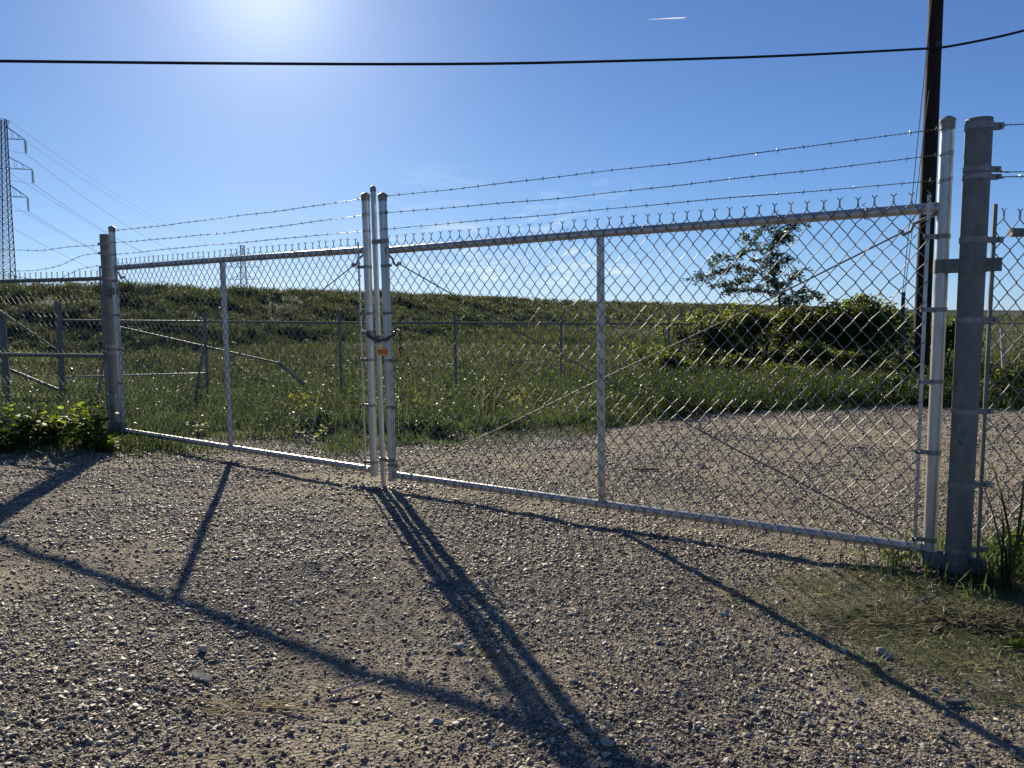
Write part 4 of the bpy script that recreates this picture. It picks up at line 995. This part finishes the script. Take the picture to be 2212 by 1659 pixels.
# ------------------------------------------------------------------ transmission towers and lines
def tower(base, H, yaw, label, wb=2.7, wt=1.35, r=.075, arms=((.915, 2.85), (.78, 3.75), (.652, 2.85)), lean=0.0):
    root = empty('transmission_tower', base, label, 'tower', 'lattice towers of one power line'); base = Vector(base)
    ax = Vector((math.cos(yaw), math.sin(yaw), 0)); ay = Vector((-ax.y, ax.x, 0)); mb = MB()
    def wd(t): return (wb+(wt-wb)*min(t/.62, 1)**.8)/2 if t < .62 else (wt+(wt*.62-wt)*(t-.62)/.38)/2
    def cor(t, i, j): return base+ax*(wd(t)*i)+ay*(wd(t)*j)+Vector((lean*t, 0, H*t))
    lv = [0]; 
    while lv[-1] < 1: lv.append(min(1, lv[-1]+max(.028, wd(lv[-1])*2/H*.62)))
    for i, j in ((-1, -1), (-1, 1), (1, 1), (1, -1)):
        mb.tube([cor(t, i, j) for t in lv], r, 4)
    for k in range(len(lv)-1):
        t0, t1 = lv[k], lv[k+1]
        for (a, b) in (((-1, -1), (-1, 1)), ((-1, 1), (1, 1)), ((1, 1), (1, -1)), ((1, -1), (-1, -1))):
            mb.tube([cor(t0, *a), cor(t1, *b)], r*.5, 3); mb.tube([cor(t0, *b), cor(t1, *a)], r*.5, 3)
            mb.tube([cor(t1, *a), cor(t1, *b)], r*.4, 3)
    mb.build('lattice_body', M_farsteel, root)
    ends = []
    for (t, hl) in arms:
        am = MB()
        for sg in (-1, 1):
            tip = base+ax*(sg*(hl+wd(t)))+Vector((lean*t, 0, H*t-.1))
            for j in (-1, 1):
                am.tube([cor(t, sg, j), tip], r*.7, 3); am.tube([cor(min(t+.055, 1), sg, j), tip], r*.7, 3)
                for q in (.33, .66): am.tube([cor(t, sg, j).lerp(tip, q), cor(min(t+.055, 1), sg, j).lerp(tip, q*.9)], r*.35, 3)
            am.tube([cor(t, sg, -1).lerp(tip, .5), cor(t, sg, 1).lerp(tip, .5)], r*.5, 3)
            im = MB(); Li = H*.058
            for q in range(12): im.lathe(tip-Vector((0, 0, .15+Li*q/12)), [(.06, -.12), (.27, -.06), (.06, 0)], 8)
            im.tube([tip, tip-Vector((0, 0, Li+.3))], .04, 5); im.build('insulator', M_farsteel, root)
            ends.append(tip-Vector((0, 0, Li+.3)))
        am.build('crossarm', M_farsteel, root)
    pk = MB(); peaks = []
    for sg in (-1, 1):
        tip = base+ax*(sg*(wd(1)+.6))+Vector((lean, 0, H-.2)); peaks.append(tip)
        for j in (-1, 1): pk.tube([cor(1, sg, j), tip], r*.5, 3); pk.tube([cor(.965, sg, j), tip], r*.5, 3)
    pk.build('peak_bracket', M_farsteel, root)
    return ends, peaks
T1 = px(11.5, 625, 130); T2 = px(526, 600, 380)
H1 = px(7.5, 258, 130).z+2; H2 = px(526, 530, 380).z+2
ld = Vector((T2.x-T1.x, T2.y-T1.y, 0)).normalized(); yaw = math.atan2(ld.y, ld.x)-math.pi/2
e1, p1_ = tower((T1.x, T1.y, -2), H1, yaw, 'tall dark lattice power tower cut by the left picture edge', lean=px(6, 258, 130).x-T1.x)
e2, p2_ = tower((T2.x, T2.y, -2), H2, yaw, 'small distant lattice power tower standing beyond the grassy slope', wb=5.0, wt=2.6, r=.11, arms=((.87, 5.0), (.72, 7.0), (.56, 6.0)))
names = ['topmost', 'topmost', 'middle', 'middle', 'lowest', 'lowest']
for i, (a, b) in enumerate(list(zip(e1, e2))+list(zip(p1_, p2_))):
    back_ = a-(b-a)*1.0; back_.z = a.z+2
    pts = sagline(back_, a, 7, 24)[:-1]+sagline(a, b, 9 if i < 6 else 6, 40)
    if i < 6: lab = names[i]+' power line on the '+('left' if i % 2 == 0 else 'right')+' arm side of the towers'
    else: lab = 'thin shield wire above the power lines, '+('left' if i == 6 else 'right')+' tower peak'
    tag(MB().tube(pts, .024 if i < 6 else .016, 4).build('power_line', M_farsteel, None, loc=a), lab, 'power line', 'power lines between the towers')

# contrail
c0, c1 = px(1400, 42, 9000), px(1483, 38, 9000)
M_cloud = simple('ice cloud', (0.8, 0.8, 0.8), (0.9, 0.9, 0.9), 1, 1, 0)
_n = M_cloud.node_tree; _b = _n.nodes['Principled BSDF']; _t = _n.nodes.new('ShaderNodeBsdfTranslucent'); _t.inputs[0].default_value = (.95, .95, .95, 1)
_tr = _n.nodes.new('ShaderNodeBsdfTransparent'); _m = _n.nodes.new('ShaderNodeMixShader'); _m.inputs[0].default_value = .6; _m2 = _n.nodes.new('ShaderNodeMixShader'); _m2.inputs[0].default_value = .35
_n.links.new(_b.outputs[0], _m.inputs[1]); _n.links.new(_t.outputs[0], _m.inputs[2]); _n.links.new(_m.outputs[0], _m2.inputs[1]); _n.links.new(_tr.outputs[0], _m2.inputs[2])
_n.links.new(_m2.outputs[0], _n.nodes['Material Output'].inputs['Surface'])
tag(MB().tube([c0.lerp(c1, t) for t in np.linspace(0, 1, 9)], [.5, 2, 3, 4, 5, 6, 6.5, 6, 1], 8).build('contrail', M_cloud, None, loc=c0), 'short white aircraft contrail high in the blue sky', 'contrail')

# ------------------------------------------------------------------ small things on the ground
def rock(x, y, s, lab, seedv, mat=M_rock, flat=.6, name='stone'):
    c = gp(x, y); r = np.random.default_rng(seedv); v, f = ico(3)
    for q in range(9):
        d = r.normal(size=3); d /= np.linalg.norm(d); t = r.uniform(.3, .72); sd = v@d; v = v-np.outer(np.maximum(sd-t, 0), d)
    v = v*(1+.12*np.sin(v[:, :1]*5+v[:, 1:2]*4+seedv)); v = v*np.array([s, s*r.uniform(.6, .9), s*flat]); z = Gs(*c)
    o = np_mesh(name, v+np.array([c[0], c[1], z+s*flat*.45]), f, mat, loc=(c[0], c[1], z))
    return tag(o, lab, 'stone')
rock(437, 1408, .026, 'upright tan stone casting a shadow left of the lower shadow line', 1, flat=.9)
rock(390, 1258, .03, 'grey stone just inside the bend of the middle bar shadow', 2) if False else None
rock(330, 1375, .024, 'larger dark stone of a small group in the left foreground', 3)
rock(336, 1192, .026, 'pale stone near the middle bar shadow of the left leaf', 4, flat=.5)
rock(990, 1405, .030, 'round grey stone left of the dry tuft in the centre shadows', 5)
rock(940, 1560, .022, 'grey stone at the bottom beside the lower shadow line', 6)
rock(1308, 1613, .024, 'grey brown stone at the bottom right of the centre shadows', 7)
rock(1902, 1415, .024, 'lumpy tan stone on the dust at lower right, left one of a touching pair', 8, flat=.8)
rock(1921, 1421, .019, 'lumpy tan stone on the dust at lower right, right one of a touching pair', 18, flat=.8)
rock(1563, 1332, .024, 'pale angular stone in the gravel right of centre', 9)
rock(280, 1500, .022, 'whitish flat stone low in the left foreground', 10, flat=.4)
rock(1418, 990, .05, 'black lump lying in the lot behind the right leaf', 11, M_soil, .35, 'dark_lump')
rock(1515, 1010, .05, 'pale stone lying in the lot behind the right leaf', 12)

c = gp(437, 1469); z = Gs(*c); mb = MB()
mb.add([(c[0]-.035, c[1]+.012, z+.014), (c[0]-.01, c[1]+.022, z+.02), (c[0]+.035, c[1]-.004, z+.010), (c[0]+.028, c[1]-.016, z+.006), (c[0]-.02, c[1]-.006, z+.012),
        (c[0]-.035, c[1]+.012, z+.008), (c[0]-.01, c[1]+.022, z+.012), (c[0]+.035, c[1]-.004, z+.003), (c[0]+.028, c[1]-.016, z+.0), (c[0]-.02, c[1]-.006, z+.005)],
       [(0, 4, 3, 2, 1), (5, 6, 7, 8, 9), (0, 1, 6, 5), (1, 2, 7, 6), (2, 3, 8, 7), (3, 4, 9, 8), (4, 0, 5, 9)])
tag(mb.build('flat_chip', M_rock, None, False, loc=(c[0], c[1], z)), 'thin white chip lying flat on the gravel in the left foreground', 'scrap')
a = gp(716, 1505); b = gp(800, 1485)
tag(MB().tube([(a[0], a[1], Gs(*a)+.012), ((a[0]+b[0])/2, (a[1]+b[1])/2, Gs(*a)+.02), (b[0], b[1], Gs(*b)+.014)], [.005, .0035, .0022], 7).build('twig', M_stake, None, loc=(a[0], a[1], Gs(*a))), 'bleached twig lying on the gravel above the lower shadow', 'twig')
c = gp(2062, 1522); z = Gs(*c); mb = MB(); mb.box((c[0], c[1], z+.014), (.036, .008, -.003), (-.004, .009, 0), (0, 0, .0025)); mb.box((c[0], c[1]-.009, z+.008), (.033, .006, 0), (0, .002, 0), (0, 0, .006))
tag(mb.build('plastic_scrap', M_rubber, None, False, loc=(c[0], c[1], z)), 'dark flat scrap of plastic crossing the shadow line at lower right', 'scrap')
a = gp(1375, 893); b = gp(1390+0, 893); cc = gp(1432, 896)
mb = MB(); p = Vector((a[0], a[1], Gs(*a)+.03)); q = Vector((cc[0], cc[1], Gs(*cc)+.03)); dd = (q-p)/2*1.6; mb.box((p+q)/2, dd, (-.03, .09, 0), (0, 0, .025))
tag(mb.build('timber_plank', M_plank, None, False, loc=p), 'dark timber plank lying where the tall grass meets the gravel lot', 'plank')
a = gp(1365, 1018); p = Vector((a[0], a[1], Gs(*a)+.015))
tag(MB().tube([p, p+Vector((.12, .0, .004)), p+Vector((.22, -.005, 0))], .008, 6).build('dark_stick', M_plank, None, loc=p), 'short dark stick lying in the lot behind the right leaf', 'stick')
c = gp(1088, 918); z = Gs(*c); mb = MB(); r0 = random.Random(5); K = 7
vs = [(c[0]+.018*i*1.2-.06+r0.uniform(-.006, .006), c[1]+.02*j-.05, z+.06+r0.uniform(0, .045)) for i in range(K) for j in range(4)]
mb.add(vs, [(i*4+j, (i+1)*4+j, (i+1)*4+j+1, i*4+j+1) for i in range(K-1) for j in range(3)])
o = mb.build('paper_scrap', M_white, None, False, loc=(c[0], c[1], z)); md_ = o.modifiers.new('thick', 'SOLIDIFY'); md_.thickness = .001
tag(o, 'crumpled white paper caught in the grass at the edge of the lot', 'litter')

# stone collar at the drop rod foot
r1 = random.Random(9); mb = MB(); mb.lathe((dr0.x, dr0.y, -.03), [(.035, 0), (.035, .04), (.027, .042), (.024, .03)], 16)
tag(mb.build('rod_socket', M_fit, None, loc=(dr0.x, dr0.y, 0)), 'short pipe socket in the ground holding the foot of the drop rod', 'socket')
N = 260; xx = dr0.x+r_.normal(size=N)*.16; yy = dr0.y+r_.normal(size=N)*.06-.02
tag(stones(np.stack([xx, yy, G(xx, yy)], -1), .008+.016*r_.random(N), 2, 'broken_concrete', 91), kind='stuff')

# dry tuft, straw
def tuft(cx, cy, n, hgt, sprd, mat, name, lab, cat, seedv, lean=1.1):
    c = gp(cx, cy); r = np.random.default_rng(seedv); x = c[0]+r.normal(size=n)*sprd; y = c[1]+r.normal(size=n)*sprd*.6
    o = blades(name, x, y, hgt*r.uniform(.4, 1, n), np.full(n, .0011), mat, lean, seedv); return tag(o, lab, cat)
tuft(1052, 1418, 420, .035, .022, M_dry, 'dry_tuft', 'dark tuft of dried grass lying in the centre shadows', 'tuft', 1)
def straw(x, y, n, sp_, lab, seedv, ln_=(.07, .19)):
    c = gp(x, y); r = random.Random(seedv); mb = MB()
    for k in range(n):
        a = r.uniform(-.5, .5)+(3.14 if r.random() < .5 else 0); l = r.uniform(*ln_); X0 = c[0]+r.gauss(0, sp_); Y0 = c[1]+r.gauss(0, sp_*.5); z = Gs(X0, Y0)+r.uniform(.008, .018)
        mb.tube([(X0, Y0, z), (X0+math.cos(a)*l/2, Y0+math.sin(a)*l*.25, z+r.uniform(0, .006)), (X0+math.cos(a)*l, Y0+math.sin(a)*l*.5, z+r.uniform(-.004, .004))], .0013, 4)
    return tag(mb.build('dry_straw', M_straw, None, loc=(c[0], c[1], Gs(*c))), kind='stuff')
straw(540, 1535, 20, .06, 'scattered dry straw on the gravel in the left foreground', 1)
straw(1880, 1350, 90, .16, 'pale dry stalks over the cut grass at lower right', 2, (.03, .1))
# clods beside the right post
N = 2600; xx = 2.05+r_.normal(size=N)*.26; yy = 2.98+r_.normal(size=N)*.1
o = stones(np.stack([xx, yy, G(xx, yy)], -1), .004+.014*r_.random(N)**2, 2, 'soil_clods', 92); o.data.materials[0] = M_soil
tag(o, kind='stuff')
N = 500; xx = 2.35+r_.normal(size=N)*.22; yy = 3.5+r_.normal(size=N)*.07
o = stones(np.stack([xx, yy, G(xx, yy)], -1), .005+.016*r_.random(N)**2, 2, 'soil_clods', 93); o.data.materials[0] = M_soil
tag(o, kind='stuff')
